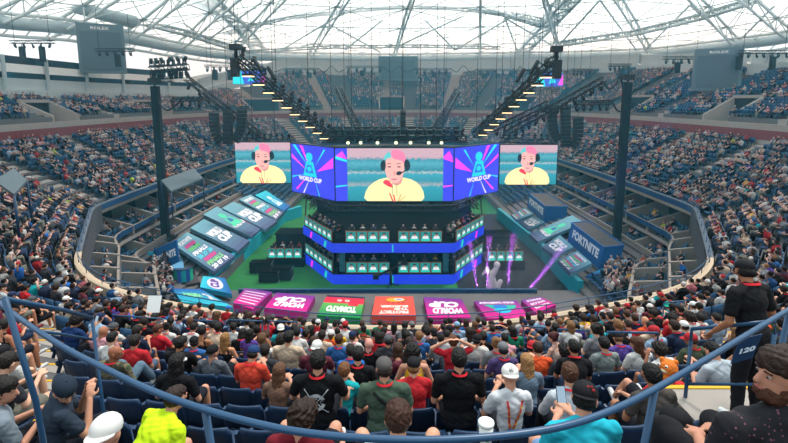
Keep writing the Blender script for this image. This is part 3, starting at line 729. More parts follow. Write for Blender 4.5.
# roof frame over the stage
mb = MB(); zr = at_y(394, 207, yF+2.4).z
for k in range(3): box_truss(mb, Vector((B[k].x, B[k].y+2, zr))-O, Vector((B[k+1].x, B[k+1].y+2, zr))-O, .5, .5, .06, 8, M_TRUSSB)
for x in (-7.5, -3, 3, 7.5): box_truss(mb, (x, 2.4, zr), (x, 12, zr), .4, .4, .05, 8, M_TRUSSB)
box_truss(mb, (-8, 12, zr), (8, 12, zr), .5, .5, .06, 12, M_TRUSSB)
mb.build('roof_frame', parent=stage)
mb = MB()
for x in (-8, 8): mb.bar((x, 11.5, zu1), (x, 11.5, zr), .3, .3, M_TRUSSB, up=(0, 1, 0))
for p in (B[0], B[3]): mb.bar(Vector((p.x, p.y+.6, zu1))-O, Vector((p.x, p.y+2, zr))-O, .12, .12, M_TRUSSB, up=(0, 1, 0))
mb.build('roof_leg', parent=stage)
M_PORT = mat('glowing desk panel teal', '#1e8f8c', .4, emit=.7); M_PW = mat('glowing desk panel white', '#d8e4e6', .4, emit=.8); M_PK = mat('glowing desk panel dark', '#15323c', .4, emit=.5)
M_PS = mat('glowing desk panel skin', '#c98d7c', .4, emit=.6)
desk = empty('player_desk'); tag(desk, 'x', 'desk')
mb = MB()
for x in (-.46, .46): mb.box((x, 0, .5), (.06, .08, 1.0), M_WOOD)
for z in (.04, .98): mb.box((0, 0, z), (.98, .08, .06), M_WOOD)
mb.box((0, .35, .72), (.94, .66, .04), M_STG); mb.build('frame', parent=desk)
mb = MB(); mb.box((0, -.01, .5), (.86, .03, .88), M_PORT); mb.quad((-.4, -.03, .1), (.4, -.03, .1), (.4, -.03, .26), (-.4, -.03, .26), M_BANDC)
mb.poly([(-.3, -.035, .3), (.3, -.035, .3), (.22, -.035, .56), (-.22, -.035, .56)], M_PW); mb.poly([(x*.12, -.04, .66+z*.15) for x, z in [(math.cos(k*PI/5), math.sin(k*PI/5)) for k in range(10)]], M_PS)
mb.poly([(-.15, -.045, .7), (.15, -.045, .7), (.12, -.045, .86), (-.12, -.045, .86)], M_PK); mb.build('screen_panel', parent=desk)
mb = MB(); mb.box((0, .3, .98), (.55, .04, .34), M_BLACK); mb.box((0, .32, .78), (.06, .06, .12), M_BLACK); mb.box((0, .32, .74), (.25, .18, .02), M_BLACK); mb.build('monitor', parent=desk)
mb = MB(); mb.box((0, 1.0, .48), (.46, .46, .1), M_BLACK); mb.box((0, 1.22, .85), (.44, .1, .7), M_BLACK); mb.tube([(0, 1.0, .08), (0, 1.0, .45)], .04, M_BLACK, 6)
for k in range(5): mb.bar((0, 1.0, .06), (.28*math.cos(k*1.257), 1+.28*math.sin(k*1.257), .04), .04, .04, M_BLACK)
mb.build('gaming_chair', parent=desk)
DESKS = []
def desks(a, b, n, z, where, grp, prof='%s'):
    a, b = Vector(a), Vector(b); t = (b-a)
    w = t.length/n; rzz = math.atan2(t.y, t.x)
    names = {1: ['the only one'], 4: ['outermost', 'second in', 'third in', 'innermost'], 6: ['rearmost', 'second from the rear', 'third from the rear', 'third from the front', 'second from the front', 'frontmost']}[n]
    for k in range(n):
        p = a.lerp(b, (k+.5)/n); o = desk if not DESKS else copy_tree(desk)
        o.location = (p.x, p.y, z); o.rotation_euler[2] = rzz; s_ = min(1.15, w/.99); o.scale = (s_, 1, 1.0)
        kk = k if (a.x+b.x) < 0 else n-1-k
        tag(o, 'player desk, %s of %s' % (names[kk], where), 'desk', grp); DESKS.append((o, rzz))
def sp(x, y, Y): return at_y(x, y, Y)
yd = yF+.35
xa, xb = at_y(345.5, 240, yd).x, at_y(389.5, 240, yd).x; xc, xd = at_y(398, 240, yd).x, at_y(442, 240, yd).x
for z, lv in ((zu1, 'upper'), (zl, 'lower')):
    desks((xa, yd, 0), (xb, yd, 0), 4, z, 'the left front four on the %s deck' % lv, 'desks on the %s deck' % lv)
    desks((xc, yd, 0), (xd, yd, 0), 4, z, 'the right front four on the %s deck' % lv, 'desks on the %s deck' % lv)
    for sx in (-1, 1):
        p0 = Vector((B[0].x*1, B[0].y+.3, 0)); p1 = Vector((B[1].x-.0, B[1].y+.3, 0))
        p0, p1 = p0.lerp(p1, .03), p0.lerp(p1, .97)
        if sx > 0: p0, p1 = Vector((-p1.x, p1.y, 0)), Vector((-p0.x, p0.y, 0))
        desks(p0, p1, 6, z, 'the %s slanting side on the %s deck' % ('left' if sx < 0 else 'right', lv), 'desks on the %s deck' % lv)
# floor desks on small risers
for lab, xs, y in (('left', (268, 302), 257.5), ('right', (487, 523), 260.5)):
    Y = at_z(xs[0], y, .9).y; a = at_y(xs[0], y, Y); b = at_y(xs[1], y, Y)
    mb = MB(); mb.box(((a.x+b.x)/2, Y+1.3, .42), (b.x-a.x+.3, 3, .84), M_STG); tag(mb.build('desk_riser'), 'black riser under the %s row of floor desks' % lab, 'platform')
    desks((a.x, Y-.05, 0), (b.x, Y-.05, 0), 4, .85, 'the row standing on the %s floor riser' % lab, 'desks on the floor risers')
    mb = MB(); mb.box(((a.x+b.x)/2, Y+4.2, 1.1), (b.x-a.x, 2.2, 2.2), M_BLACK); mb.box(((a.x+b.x)/2, Y+4.2, 2.25), (b.x-a.x+.2, 2.4, .1), M_STG)
    tag(mb.build('equipment_cabinet'), 'black equipment cabinet behind the %s row of floor desks' % lab, 'cabinet')
# road cases on the turf
for k, (x, y, w, h) in enumerate(((262, 272, 2.0, .9), (270, 281, 1.7, .9), (283, 279, 1.7, 1.0))):
    p = at_z(x, y, 0); c = empty('road_case', p); tag(c, 'black flight case on the turf, %s' % ('rearmost of three', 'nearest of three', 'closest to the stage')[k], 'case', 'flight cases on the turf')
    mb = MB(); mb.box((0, 0, h/2+.08), (w, 1.0, h), M_BLACK); 
    for sx in (-1, 1):
        for sz in (.1, h+.06): mb.box((sx*(w/2), 0, sz), (.05, 1.04, .05), M_GREYW)
    mb.build('body', parent=c)
    mb = MB(); mb.box((0, 0, h+.1), (w+.04, 1.04, .08), M_STG); mb.build('lid', parent=c)
# pale statue with purple spotlights
p = at_z(492, 291, 0); stt = MB(); M_STAT = mat('pale statue plaster', '#b4aeb2', .8, noise=.15, nscale=4)
stt.cap_((0, 0, .2), (-.1, 0, 1.3), .55, .3, M_STAT); stt.cap_((-.1, 0, 1.2), (-.5, 0, 2.0), .3, .16, M_STAT); stt.cap_((-.1, 0, 1.3), (.35, 0, 2.1), .28, .2, M_STAT)
stt.ell((.35, 0, 2.3), (.28, .25, .3), M_STAT); stt.cap_((-.5, 0, 1.9), (-.8, 0, 1.5), .14, .1, M_STAT); stt.cap_((.3, 0, .1), (.7, .1, .8), .3, .2, M_STAT)
tag(stt.build('statue', loc=p), 'pale grey sculpture lit purple on the dark floor right of the stage', 'sculpture')
def spotlamp(name, label, loc, target, col, energy, size, body=True):
    root = empty(name, loc); tag(root, label, 'spotlight', 'stage lighting')
    d = (Vector(target)-Vector(loc)).normalized(); q = d.to_track_quat('-Z', 'Y')
    M = Vector((0, 0, 1)).rotation_difference(d).to_matrix()
    mb = MB(); pts = [M @ Vector((0, 0, z)) for z in (-.22, -.05, .1)]; mb.tube(pts, [.1, .17, .19], M_BLACK, 10); mb.build('housing', parent=root)
    mb = MB(); mb.ell((M @ Vector((0, 0, .1))), (.15, .15, .02), mat('lamp '+name+str(col), col, .4, emit=12), 10, 4, M=M); mb.build('lens', parent=root)
    L = bpy.data.lights.new('spot', 'SPOT'); L.energy = energy; L.color = col; L.spot_size = size; L.spot_blend = .2; L.shadow_soft_size = .12
    o = bpy.data.objects.new('bulb', L); C.objects.link(o); o.parent = root; o.location = M @ Vector((0, 0, .16)); o.rotation_euler = q.to_euler()
    return root
for k, (x0, y0, x1, y1) in enumerate(((486, 291, 489, 240), (495, 289, 487, 235), (506.4, 291.6, 513, 240), (528.4, 291, 566, 244), (478, 290, 470, 245))):
    a = at_z(x0, y0, .3); b = at_y(x1, y1, a.y+1)
    spotlamp('floor_spotlight', 'floor spotlight throwing a purple beam, %s' % ('beside the statue foot', 'just left of the statue arm', 'right of the statue', 'far right by the teal barrier', 'closest to the stage corner')[k], a, b, (.75, .15, 1), 110000, math.radians(7))
# ---------------------------------------------------------------- big screens
M_CASE = mat('black screen casing', '#0b0d10', .6)
def emat(name, col, e=1.0): return mat('screen '+name, col, .5, emit=e)
def screen_bg():
    n = 'screen blurred stands'
    if n in MATS: return MATS[n]
    m = bpy.data.materials.new(n); m.use_nodes = True; nt = m.node_tree; b = nt.nodes['Principled BSDF']; b.inputs['Base Color'].default_value = (.01, .01, .01, 1)
    tc = nt.nodes.new('ShaderNodeTexCoord'); sep = nt.nodes.new('ShaderNodeSeparateXYZ'); nt.links.new(tc.outputs['UV'], sep.inputs[0])
    no = nt.nodes.new('ShaderNodeTexNoise'); no.inputs['Scale'].default_value = 30; no.inputs['Detail'].default_value = 2; nt.links.new(tc.outputs['UV'], no.inputs['Vector'])
    ra = nt.nodes.new('ShaderNodeValToRGB'); e = ra.color_ramp.elements; e[0].position = 0; e[0].color = (*hexc('#1f7d8c'), 1); e[1].position = 1; e[1].color = (*hexc('#b79aa6'), 1)
    for p, c in ((.28, '#2a8ea0'), (.30, '#8f9aa0'), (.38, '#2a8294'), (.52, '#3394a6'), (.54, '#a3b0b2'), (.58, '#1f7888'), (.72, '#4f9cab'), (.78, '#2b8496'), (.84, '#b79aa6')):
        x = ra.color_ramp.elements.new(p); x.color = (*hexc(c), 1)
    ad = nt.nodes.new('ShaderNodeMath'); ad.operation = 'MULTIPLY_ADD'; ad.inputs[1].default_value = .16; nt.links.new(no.outputs['Fac'], ad.inputs[0]); nt.links.new(sep.outputs['Y'], ad.inputs[2])
    sb = nt.nodes.new('ShaderNodeMath'); sb.operation = 'SUBTRACT'; sb.inputs[1].default_value = .08; nt.links.new(ad.outputs[0], sb.inputs[0]); nt.links.new(sb.outputs[0], ra.inputs[0])
    nt.links.new(ra.outputs[0], b.inputs['Emission Color']); b.inputs['Emission Strength'].default_value = 1.0
    MATS[n] = m; return m
def quad_uv(q, m, name, parent):
    me = bpy.data.meshes.new(name); me.from_pydata([tuple(p) for p in q], [], [(0, 1, 2, 3)]); me.materials.append(m); uv = me.uv_layers.new(name='UVMap')
    for k, c in enumerate(((0, 0), (1, 0), (1, 1), (0, 1))): uv.data[k].uv = c
    o = bpy.data.objects.new(name, me); C.objects.link(o); o.parent = parent; return o
def rnd_poly(pts, n=3):
    for _ in range(n):
        out = []
        for i in range(len(pts)):
            a, b = pts[i], pts[(i+1) % len(pts)]
            out += [(a[0]*.75+b[0]*.25, a[1]*.75+b[1]*.25), (a[0]*.25+b[0]*.75, a[1]*.25+b[1]*.75)]
        pts = out
    return pts
def portrait(mb, q, asp):
    """head and shoulders of a person in a yellow hoodie with headphones; u measured from the middle in screen heights"""
    lay = [.01]
    def P(pts, col, sm=2, e=1.0):
        pts = rnd_poly(pts, sm) if sm else pts
        f = [bil(q, .5+(x/asp), y, lay[0]) for x, y in pts]; mb.poly(f, emat(col, col, e)); lay[0] += .004
    P([(-.6, 0), (-.54, .24), (-.36, .4), (-.12, .46), (.12, .46), (.36, .4), (.52, .24), (.56, 0), (.3, 0), (0, 0), (-.3, 0)], '#f3e3a0', 1)
    P([(-.26, .36), (-.14, .43), (-.02, .26), (-.1, .26)], '#d9304c', 1)
    P([(-.1, .6), (.13, .6), (.14, .36), (.02, .28), (-.1, .38)], '#c98782', 1)
    P([(-.2, .7), (-.18, .5), (-.09, .36), (.03, .33), (.12, .42), (.17, .58), (.17, .78), (.1, .86), (-.14, .86)], '#e2a7a0', 2)
    P([(-.04, .6), (.02, .5), (-.03, .49)], '#c98782', 1)
    P([(-.08, .43), (.05, .43), (.02, .405), (-.06, .405)], '#b45a68', 1)
    for x in (-.11, .07): P([(x-.035, .665), (x+.035, .665), (x+.03, .64), (x-.03, .64)], '#5b3b40', 1); P([(x-.05, .72), (x+.04, .725), (x+.04, .705), (x-.05, .70)], '#9b6b62', 1)
    P([(-.22, .68), (-.19, .8), (-.1, .82), (-.02, .86), (0, .95), (-.12, .94), (-.21, .86)], '#59b9bd', 2)
    P([(-.06, .8), (.12, .78), (.18, .68), (.21, .8), (.16, .93), (.02, .99), (-.1, .95)], '#e8789c', 2)
    P([(-.28, .74), (-.2, .8), (-.17, .7), (-.19, .58), (-.27, .58)], '#10262e', 2)
    P([(.17, .8), (.26, .78), (.29, .66), (.24, .57), (.16, .62)], '#10262e', 2)
    P([(.02, .56), (.1, .58), (.13, .53), (.08, .49), (.02, .5)], '#0e1c24', 2)
    P([(.1, .55), (.22, .6), (.22, .58), (.11, .53)], '#0e1c24', 0)
    for x in (-.06, .02): P([(x, .34), (x+.012, .34), (x+.02, .1), (x+.008, .1)], '#8b7f76', 0)
    for a, b in (((-.12, .16), (-.06, 0)), ((-.04, .12), (-.02, -.01)), ((.1, .14), (.04, 0)), ((.18, .1), (.06, 0))):
        P([a, (a[0]+.025, a[1]), (b[0]+.03, b[1]), b], '#cf2c44' if a[0] < 0 else '#c9a06a', 0)
def big_screen(label, P4, kind, thick=.5):
    """P4 world corners bottom-left, bottom-right, top-right, top-left seen from the front"""
    root = empty('led_screen', (P4[0]+P4[1])/2); o = root.location.copy(); q = [p-o for p in P4]; tag(root, label, 'screen')
    N = (q[1]-q[0]).cross(q[3]-q[0]).normalized(); X = (q[1]-q[0]).normalized(); Z = Vector((0, 0, 1)); e = .08
    qq = [q[0]-X*e-Z*e, q[1]+X*e-Z*e, q[2]+X*e+Z*e, q[3]-X*e+Z*e]
    mb = MB(); mb.prism([p-N*.03 for p in qq], -N*thick, M_CASE); mb.build('casing', parent=root)
    asp = (q[1]-q[0]).length/(q[3]-q[0]).length
    if kind == 'portrait':
        quad_uv(q, screen_bg(), 'display', root); mb = MB(); portrait(mb, q, asp); mb.build('picture', parent=root)
    elif kind == 'main':
        f = 12/118; a, b = q[0].lerp(q[1], f), q[0].lerp(q[1], 1-10/118.); c, d = q[3].lerp(q[2], 1-10/118.), q[3].lerp(q[2], f)
        quad_uv([a, b, c, d], screen_bg(), 'display', root); mb = MB(); portrait(mb, [a, b, c, d], (b-a).length/(d-a).length); mb.build('picture', parent=root)
        mb = MB(); bl = emat('blue', '#3a3fe0', .9)
        for s4 in ([q[0], a, d, q[3]], [b, q[1], q[2], c]):
            mb.quad(*s4, bl); pk = emat('pink', '#f03bd8', 1); cy = emat('cyan', '#22d3e6', 1)
            mb.poly([bil(s4, .02, .85, .01), bil(s4, .98, .8, .01), bil(s4, .6, .95, .01)], pk); mb.poly([bil(s4, .02, .8, .015), bil(s4, .98, .74, .015), bil(s4, .98, .78, .015), bil(s4, .02, .86, .015)], cy if s4[0] == q[0] else pk)
            mb.poly([bil(s4, .02, .26, .01), bil(s4, .98, .29, .01), bil(s4, .98, .31, .01), bil(s4, .02, .29, .01)], cy if s4[0] == q[0] else pk)
        mb.build('side_panel', parent=root)
    else:
        mb = MB(); mb.quad(*q, emat('blue', '#3a3fe0', .9)); pk = emat('pink', '#f03bd8', 1); cy = emat('cyan', '#22d3e6', 1); gr = emat('green', '#27c7a0', 1); mir = kind == 'emblem_r'
        def R(u, v, m, n=.01): pass
        rays = [(.05, .98, .12, .99, .4, .6, cy), (.22, .99, .3, .98, .42, .62, pk), (.98, .82, .98, .62, .62, .5, pk), (.78, .95, .82, .95, .58, .6, cy), (.02, .8, .02, .72, .38, .5, pk), (.1, .08, .14, .06, .42, .4, pk), (.28, .02, .31, .02, .46, .36, emat('white', '#d9d9f2', 1)), (.66, .02, .68, .02, .56, .36, cy), (.02, .3, .02, .33, .3, .4, cy)]
        n = .01
        for (u0, v0, u1, v1, u2, v2, m) in rays:
            pts = [(u0, v0), (u1, v1), (u2, v2)]; pts = [(1-u, v) for u, v in pts] if mir else pts
            mb.poly([bil(q, u, v, n) for u, v in pts], m); n += .002
        def D(pts, m, n): mb.poly([bil(q, u, v, n) for u, v in pts], m)
        cx, cyy = (.45, .55) if not mir else (.52, .57)
        D([(cx-.07, cyy+.13), (cx-.15, cyy-.17), (cx+.17, cyy-.17), (cx+.09, cyy+.13)], emat('teal', '#1fc2d0', 1), .03)
        D(disc(cx, cyy+.22, .08, .09), emat('teal', '#1fc2d0', 1), .034); D([(cx-.05, cyy+.06), (cx-.1, cyy-.1), (cx+.1, cyy-.1), (cx+.05, cyy+.06)], emat('deep blue', '#2a5fd0', 1), .038)
        D(disc(cx, cyy-.02, .05, .05), emat('teal', '#1fc2d0', 1), .042)
        wm = emat('white', '#d9d9f2', 1)
        pb = mb; vs, fs = text_mesh('WORLD CUP', 1, 0, .05); x0 = min(v[0] for v in vs); x1 = max(v[0] for v in vs); y0 = min(v[1] for v in vs); y1 = max(v[1] for v in vs)
        pb.add([bil(q, cx-.26+.54*(v[0]-x0)/(x1-x0), cyy-.27+.09*(v[1]-y0)/(y1-y0), .05) for v in vs], fs, wm)
        mb.build('display', parent=root)
    return root
Y1, Y2, Y3 = 41.5, 46.2, 48.0
zb, zt = at_y(394, 201, Y1).z, at_y(394, 148.3, Y1).z
xl, xr = at_y(335.5, 180, Y1).x, at_y(453, 180, Y1).x
big_screen('largest central screen showing a person with headphones flanked by blue strips', [Vector((xl, Y1, zb)), Vector((xr, Y1, zb)), Vector((xr, Y1, zt)), Vector((xl, Y1, zt))], 'main')
xll, xrr = at_y(291.5, 166, Y2).x, at_y(498.5, 166, Y2).x
big_screen('blue angled screen with a trophy emblem left of the central screen', [Vector((xll, Y2, zb)), Vector((xl-.12, Y1+.1, zb)), Vector((xl-.12, Y1+.1, zt)), Vector((xll, Y2, zt))], 'emblem_l')
big_screen('blue angled screen with a trophy emblem right of the central screen', [Vector((xr+.12, Y1+.1, zb)), Vector((xrr, Y2, zb)), Vector((xrr, Y2, zt)), Vector((xr+.12, Y1+.1, zt))], 'emblem_r')
for lab, xa_, xb_ in (('left', 235.5, 290.5), ('right', 500, 557)):
    z0, z1 = at_y(260, 183, Y3).z, at_y(260, 142.5, Y3).z if lab == 'left' else at_y(520, 145, Y3).z
    if lab == 'right': z0 = at_y(520, 184.5, Y3).z
    a, b = at_y(xa_, 160, Y3).x, at_y(xb_, 160, Y3).x
    big_screen('smaller outer screen on the %s showing a person in a yellow hoodie' % lab, [Vector((a, Y3, z0)), Vector((b, Y3, z0)), Vector((b, Y3, z1)), Vector((a, Y3, z1))], 'portrait', .3)
# small blue hanging screens far behind
for lab, x0, y0, x1, y1, Y in (('left', 233, 84, 265, 71, 75), ('right', 536, 86.5, 563, 73, 75)):
    q = [at_y(x0, y0, Y), at_y(x1, y0, Y), at_y(x1, y1, Y), at_y(x0, y1, Y)]
    root = empty('hanging_screen', q[0]); o = q[0].copy(); q = [p-o for p in q]; tag(root, 'small blue and cyan screen hanging under the roof on the %s' % lab, 'screen')
    mb = MB(); mb.prism([p+Vector((0, .05, 0)) for p in q], (0, .4, 0), M_CASE); mb.build('casing', parent=root)
    mb = MB(); mb.quad(*q, emat('blue2', '#3a55d8', .8)); mb.poly([bil(q, .0, 0, .01), bil(q, .35, 0, .01), bil(q, .25, 1, .01), bil(q, 0, 1, .01)], emat('cyan', '#22d3e6', 1)); mb.poly([bil(q, .45, .2, .02), bil(q, .75, .3, .02), bil(q, .6, .8, .02)], emat('cyan', '#22d3e6', 1)); mb.poly([bil(q, .8, .1, .02), bil(q, 1, .1, .02), bil(q, 1, .9, .02)], emat('pink', '#f03bd8', 1))
    mb.build('display', parent=root)
    mb = MB(); 
    for u in (.1, .9): p = bil(q, u, 1); mb.tube([p+Vector((0, .2, 0)), p+Vector((0, .2, 8))], .04, M_BLACK, 5)
    mb.build('cable', parent=root)
# scoreboards
M_SB = mat('dark scoreboard face', '#4a5a63', .35); M_SBC = mat('scoreboard casing', '#5f7078', .6)
def scoreboard(label, x0, y0, x1, y1, Y, yaw, txt=True):
    c = at_y((x0+x1)/2, (y0+y1)/2, Y); w = abs(at_y(x1, y0, Y).x-at_y(x0, y0, Y).x); h = at_y(x0, y0, Y).z-at_y(x0, y1, Y).z
    root = empty('scoreboard', c, yaw); tag(root, label, 'scoreboard')
    mb = MB(); mb.box((0, .8, 0), (w*1.15, 1.5, h*1.15), M_SBC); mb.build('casing', parent=root)
    mb = MB(); mb.box((0, 0, -h*.05), (w, .12, h*.88), M_SB); mb.build('display', parent=root)
    if txt: mb = MB(); put_text(mb, 'ROLEX', w*.45, h*.07, (1, 0, 0), (0, 0, 1), (0, -.08, h*.47), M_WHITE); mb.build('lettering', parent=root)
scoreboard('dark scoreboard hanging under the roof on the left', 84, 27, 119, 70, 66, math.radians(28))
scoreboard('grey scoreboard hanging in front of the right upper seats', 700, 51, 735, 88, 60, math.radians(-28))
scoreboard('faint grey scoreboard high at the far end', 381, 58, 415, 79, 112, 0, False)
# ---------------------------------------------------------------- rigging, lights and speakers
M_LAMPW = mat('warm blinder lamp', '#ffd9a0', .4, emit=2.2); M_LAMPG = mat('bright spot lamp', '#f2ffc4', .4, emit=1.6)
M_SPK = mat('black speaker cabinet', '#11161b', .55)
def rig_truss(name, label, a, b, w, n, parts=()):
    o = (Vector(a)+Vector(b))/2; root = empty(name, o); tag(root, label, 'truss'); mb = MB(); box_truss(mb, Vector(a)-o, Vector(b)-o, w, w, w*.11, n, M_TRUSSB)
    mb.build('truss_frame', parent=root); return root, o
def moving_head(loc, label, grp, s_=1.0, up=False, aim=(.3, -.4, -1), proto={}):
    """yoke light hanging from (or standing on) a truss"""
    if 'o' not in proto:
        r = empty('moving_light'); mb = MB(); mb.box((0, 0, -.1), (.34, .26, .18), M_TRUSSB); mb.build('base', parent=r)
        mb = MB()
        for sx in (-1, 1): mb.box((sx*.17, 0, -.36), (.05, .12, .4), M_TRUSSB)
        mb.build('yoke', parent=r); mb = MB(); mb.tube([(0, -.02, -.28), (0, -.08, -.45), (.0, -.16, -.72)], [.1, .14, .15], M_TRUSSB, 8); mb.build('head', parent=r); proto['o'] = r; o = r
    else: o = copy_tree(proto['o'])
    o.location = loc; o.scale = (s_, s_, -s_ if up else s_); o.rotation_euler = (0, 0, random.uniform(0, 6.28)); tag(o, label, 'stage light', grp); return o
def blinder(loc, label, grp, proto={}):
    if 'o' not in proto:
        r = empty('blinder_light'); mb = MB(); mb.box((0, 0, -.12), (.75, .5, .16), M_TRUSSB); mb.build('housing', parent=r)
        mb = MB(); mb.box((0, -.05, -.22), (.68, .42, .05), M_LAMPW); mb.build('lens', parent=r); proto['o'] = r; o = r
    else: o = copy_tree(proto['o'])
    o.location = loc; tag(o, label, 'stage light', grp); return o
ORD = ['top', 'second', 'third', 'fourth', 'fifth', 'sixth', 'seventh', 'eighth', 'ninth', 'tenth', 'eleventh', 'twelfth', 'lowest']
for lab, P, Q in (('left', (236, 58, 30), (332, 139, 40)), ('right', (556, 60, 30), (476, 135, 40))):
    a, b = at_y(*P), at_y(*Q); r, o = rig_truss('lighting_truss', 'long slanting black truss with warm lamps, %s of the screens' % lab, a, b, .5, 22)
    d = b-a
    for k in range(10):
        p = a+d*(.1+.088*k); blinder(p+Vector((0, -.1, -.3)), 'warm blinder lamp, %s on the %s slanting truss' % (ORD[k], lab), 'warm lamps under the slanting trusses')
    for k in range(11): moving_head(a+d*(.02+.09*k)+Vector((.2, .2, .25)), 'black moving light on top of the %s slanting truss, %s' % (lab, ORD[k]), 'moving lights on the slanting trusses', .9, True)
    mb = MB(); c = a; sx = 1 if lab == 'left' else -1
    mb.box(c+Vector((0, 0, .7)), (.7, .5, .35), M_TRUSSB); mb.tube([c, c+Vector((0, 0, .9))], .12, M_TRUSSB, 6); mb.box(c+Vector((-.1*sx, 0, -.6)), (.45, .5, 1.2), M_TRUSSB)
    for q in (.3, 1.2): mb.cap_(c+Vector((sx*(.8+q), .3, .1-q*.6)), c+Vector((sx*(1.2+q), .3, -.6-q*.6)), .13, .13, M_TRUSSB, 8); mb.bar(c+Vector((sx*(.8+q), .3, .1-q*.6)), c+d*(.06+q*.05)/1, .05, .05, M_TRUSSB)
    tag(mb.build('motor_cluster'), 'cluster of hoist motors and floodlights at the upper end of the %s slanting truss' % lab, 'hoist')
    mb = MB()
    for t in (0, .35, .7, 1): p = a+d*t; mb.tube([p, p+Vector((0, 0, 17))], .02, M_TRUSSB, 4)
    tag(mb.build('hoist_cables'), 'thin hoist cables rising from the %s slanting truss' % lab, 'cable')
rows = [('thin slanting truss behind the left speaker arrays', (186, 78, 40), (262, 136, 46), 9), ('long thin slanting truss between the right tower and the screens', (604, 79, 36), (505, 134, 43), 13),
        ('second thin truss running down to the right outer screen', (548, 103, 42), (492, 130, 46), 7), ('short level truss beside the right tower', (574, 103, 44), (613, 102, 44), 5),
        ('dark narrow truss slanting down behind the left half of the rig', (338, 88, 60), (360, 134, 52), 0), ('dark narrow truss slanting down behind the right half of the rig', (458, 90, 60), (434, 134, 52), 0),
        ('short level truss beside the left tower', (170, 99, 46), (205, 99, 46), 4)]
for lab, P, Q, nl in rows:
    a, b = at_y(*P), at_y(*Q); rig_truss('lighting_truss', lab, a, b, .42 if nl else .7, 14)
    for k in range(nl): moving_head(a.lerp(b, (k+.3)/nl)+Vector((0, 0, -.2)), 'moving light %s along the %s' % (ORD[k], lab), 'moving lights on the thin trusses', .85)
# cross truss over the central screen with seven bright spots
yT = 41.0; a, b = at_y(322, 139, yT), at_y(466, 139, yT)
rig_truss('lighting_truss', 'level black truss directly above the central screen', a, b, .6, 26)
rig_truss('lighting_truss', 'second level black truss just behind the one above the central screen', a+Vector((0, 3, .3)), b+Vector((0, 3, .3)), .6, 26)
mb = MB(); mb.box((a+b)/2+Vector((0, 4.6, .1)), (b.x-a.x, .2, 1.5), M_TRUSSB)
tag(mb.build('rigging_drape'), 'black drape strip behind the level trusses', 'drape')
names7 = ['far left', 'second from left', 'third from left', 'middle', 'third from right', 'second from right', 'far right']
for k, x in enumerate((348, 360.6, 377.5, 396, 410.5, 428.7, 441.5)):
    p = at_y(x, 142.7, yT-.6); root = empty('spotlight', p); tag(root, 'bright pale spotlight on the level truss, %s of seven' % names7[k], 'spotlight', 'bright spots over the central screen')
    mb = MB(); mb.tube([(0, .45, .2), (0, .1, .05), (0, 0, 0)], [.12, .15, .17], M_TRUSSB, 10); mb.build('housing', parent=root)
    mb = MB(); mb.ell((0, -.03, 0), (.15, .04, .15), M_LAMPG, 14, 8); mb.build('lens', parent=root)
    L = bpy.data.lights.new('beam', 'SPOT'); L.energy = 9000; L.color = (.75, 1, .8); L.spot_size = math.radians(9); L.spot_blend = .5; L.shadow_soft_size = .1
    o = bpy.data.objects.new('bulb', L); C.objects.link(o); o.parent = root; o.location = (0, -.12, 0)
    tx_ = [-.45, -.3, -.12, 0, .2, .4, .5][k]; o.rotation_euler = Vector((tx_, -.5, .75)).to_track_quat('-Z', 'Y').to_euler()
for k in range(16): moving_head(a.lerp(b, (k+.5)/16)+Vector((0, -.3, .35)), 'black moving light standing on the level truss over the central screen', 'moving lights over the central screen', .9, True)
for lab, x0, x1 in (('left', 238, 292), ('right', 500, 557)):
    p, q = at_y(x0, 140, 48.3), at_y(x1, 141.5, 48.3); rig_truss('lighting_truss', 'short truss carrying the outer screen on the %s' % lab, p, q, .45, 12)
    for k in range(9): moving_head(p.lerp(q, (k+.5)/9)+Vector((0, 0, .25)), 'black moving light on the truss over the %s outer screen' % lab, 'moving lights over the %s outer screen' % lab, .8, True)
# line arrays
def line_array(pts, Y, label, w=.75):
    P = [at_y(x, y, Y) for x, y in pts]; root = empty('line_array', P[0]); tag(root, label, 'speaker'); P = smooth_poly([p-P[0] for p in P], 3)
    tot = sum((P[i+1]-P[i]).length for i in range(len(P)-1)); n = max(4, int(tot/.34)); out = []
    for k in range(n+1):
        s_ = tot*k/n; i = 0
        while i < len(P)-2 and s_ > (P[i+1]-P[i]).length: s_ -= (P[i+1]-P[i]).length; i += 1
        out.append(P[i].lerp(P[i+1], min(1, s_/max(1e-6, (P[i+1]-P[i]).length))))
    for p, q in zip(out[:-1], out[1:]):
        mb = MB(); mb.bar(p, q.lerp(p, .08), w, .55, M_SPK, up=(0, 1, 0)); mb.build('cabinet', parent=root)
    mb = MB(); mb.box((0, 0, .1), (w+.1, .6, .1), M_TRUSSB); mb.tube([(0, 0, .1), (0, 0, 14)], .02, M_TRUSSB, 4); mb.build('hanger', parent=root)
Y = 42.5
line_array([(214, 113), (214.5, 125), (217, 135), (222, 142)], Y, 'curved black line array, leftmost of three left of the screens', .8)
line_array([(228, 112), (228, 144)], Y, 'straight black line array in the middle of the three left ones', .8)
line_array([(242, 110), (242, 122), (240, 133), (235, 141)], Y, 'curved black line array closest to the left outer screen', .8)
line_array([(552, 107), (552, 122), (554, 134), (558, 141)], Y, 'curved black line array above the right outer screen', .8)
line_array([(565.5, 107), (565.5, 147)], Y, 'straight black line array in the middle of the three right ones', .8)
line_array([(578, 118), (578, 130), (576, 140), (571, 147)], Y, 'curved black line array closest to the right tower', .8)
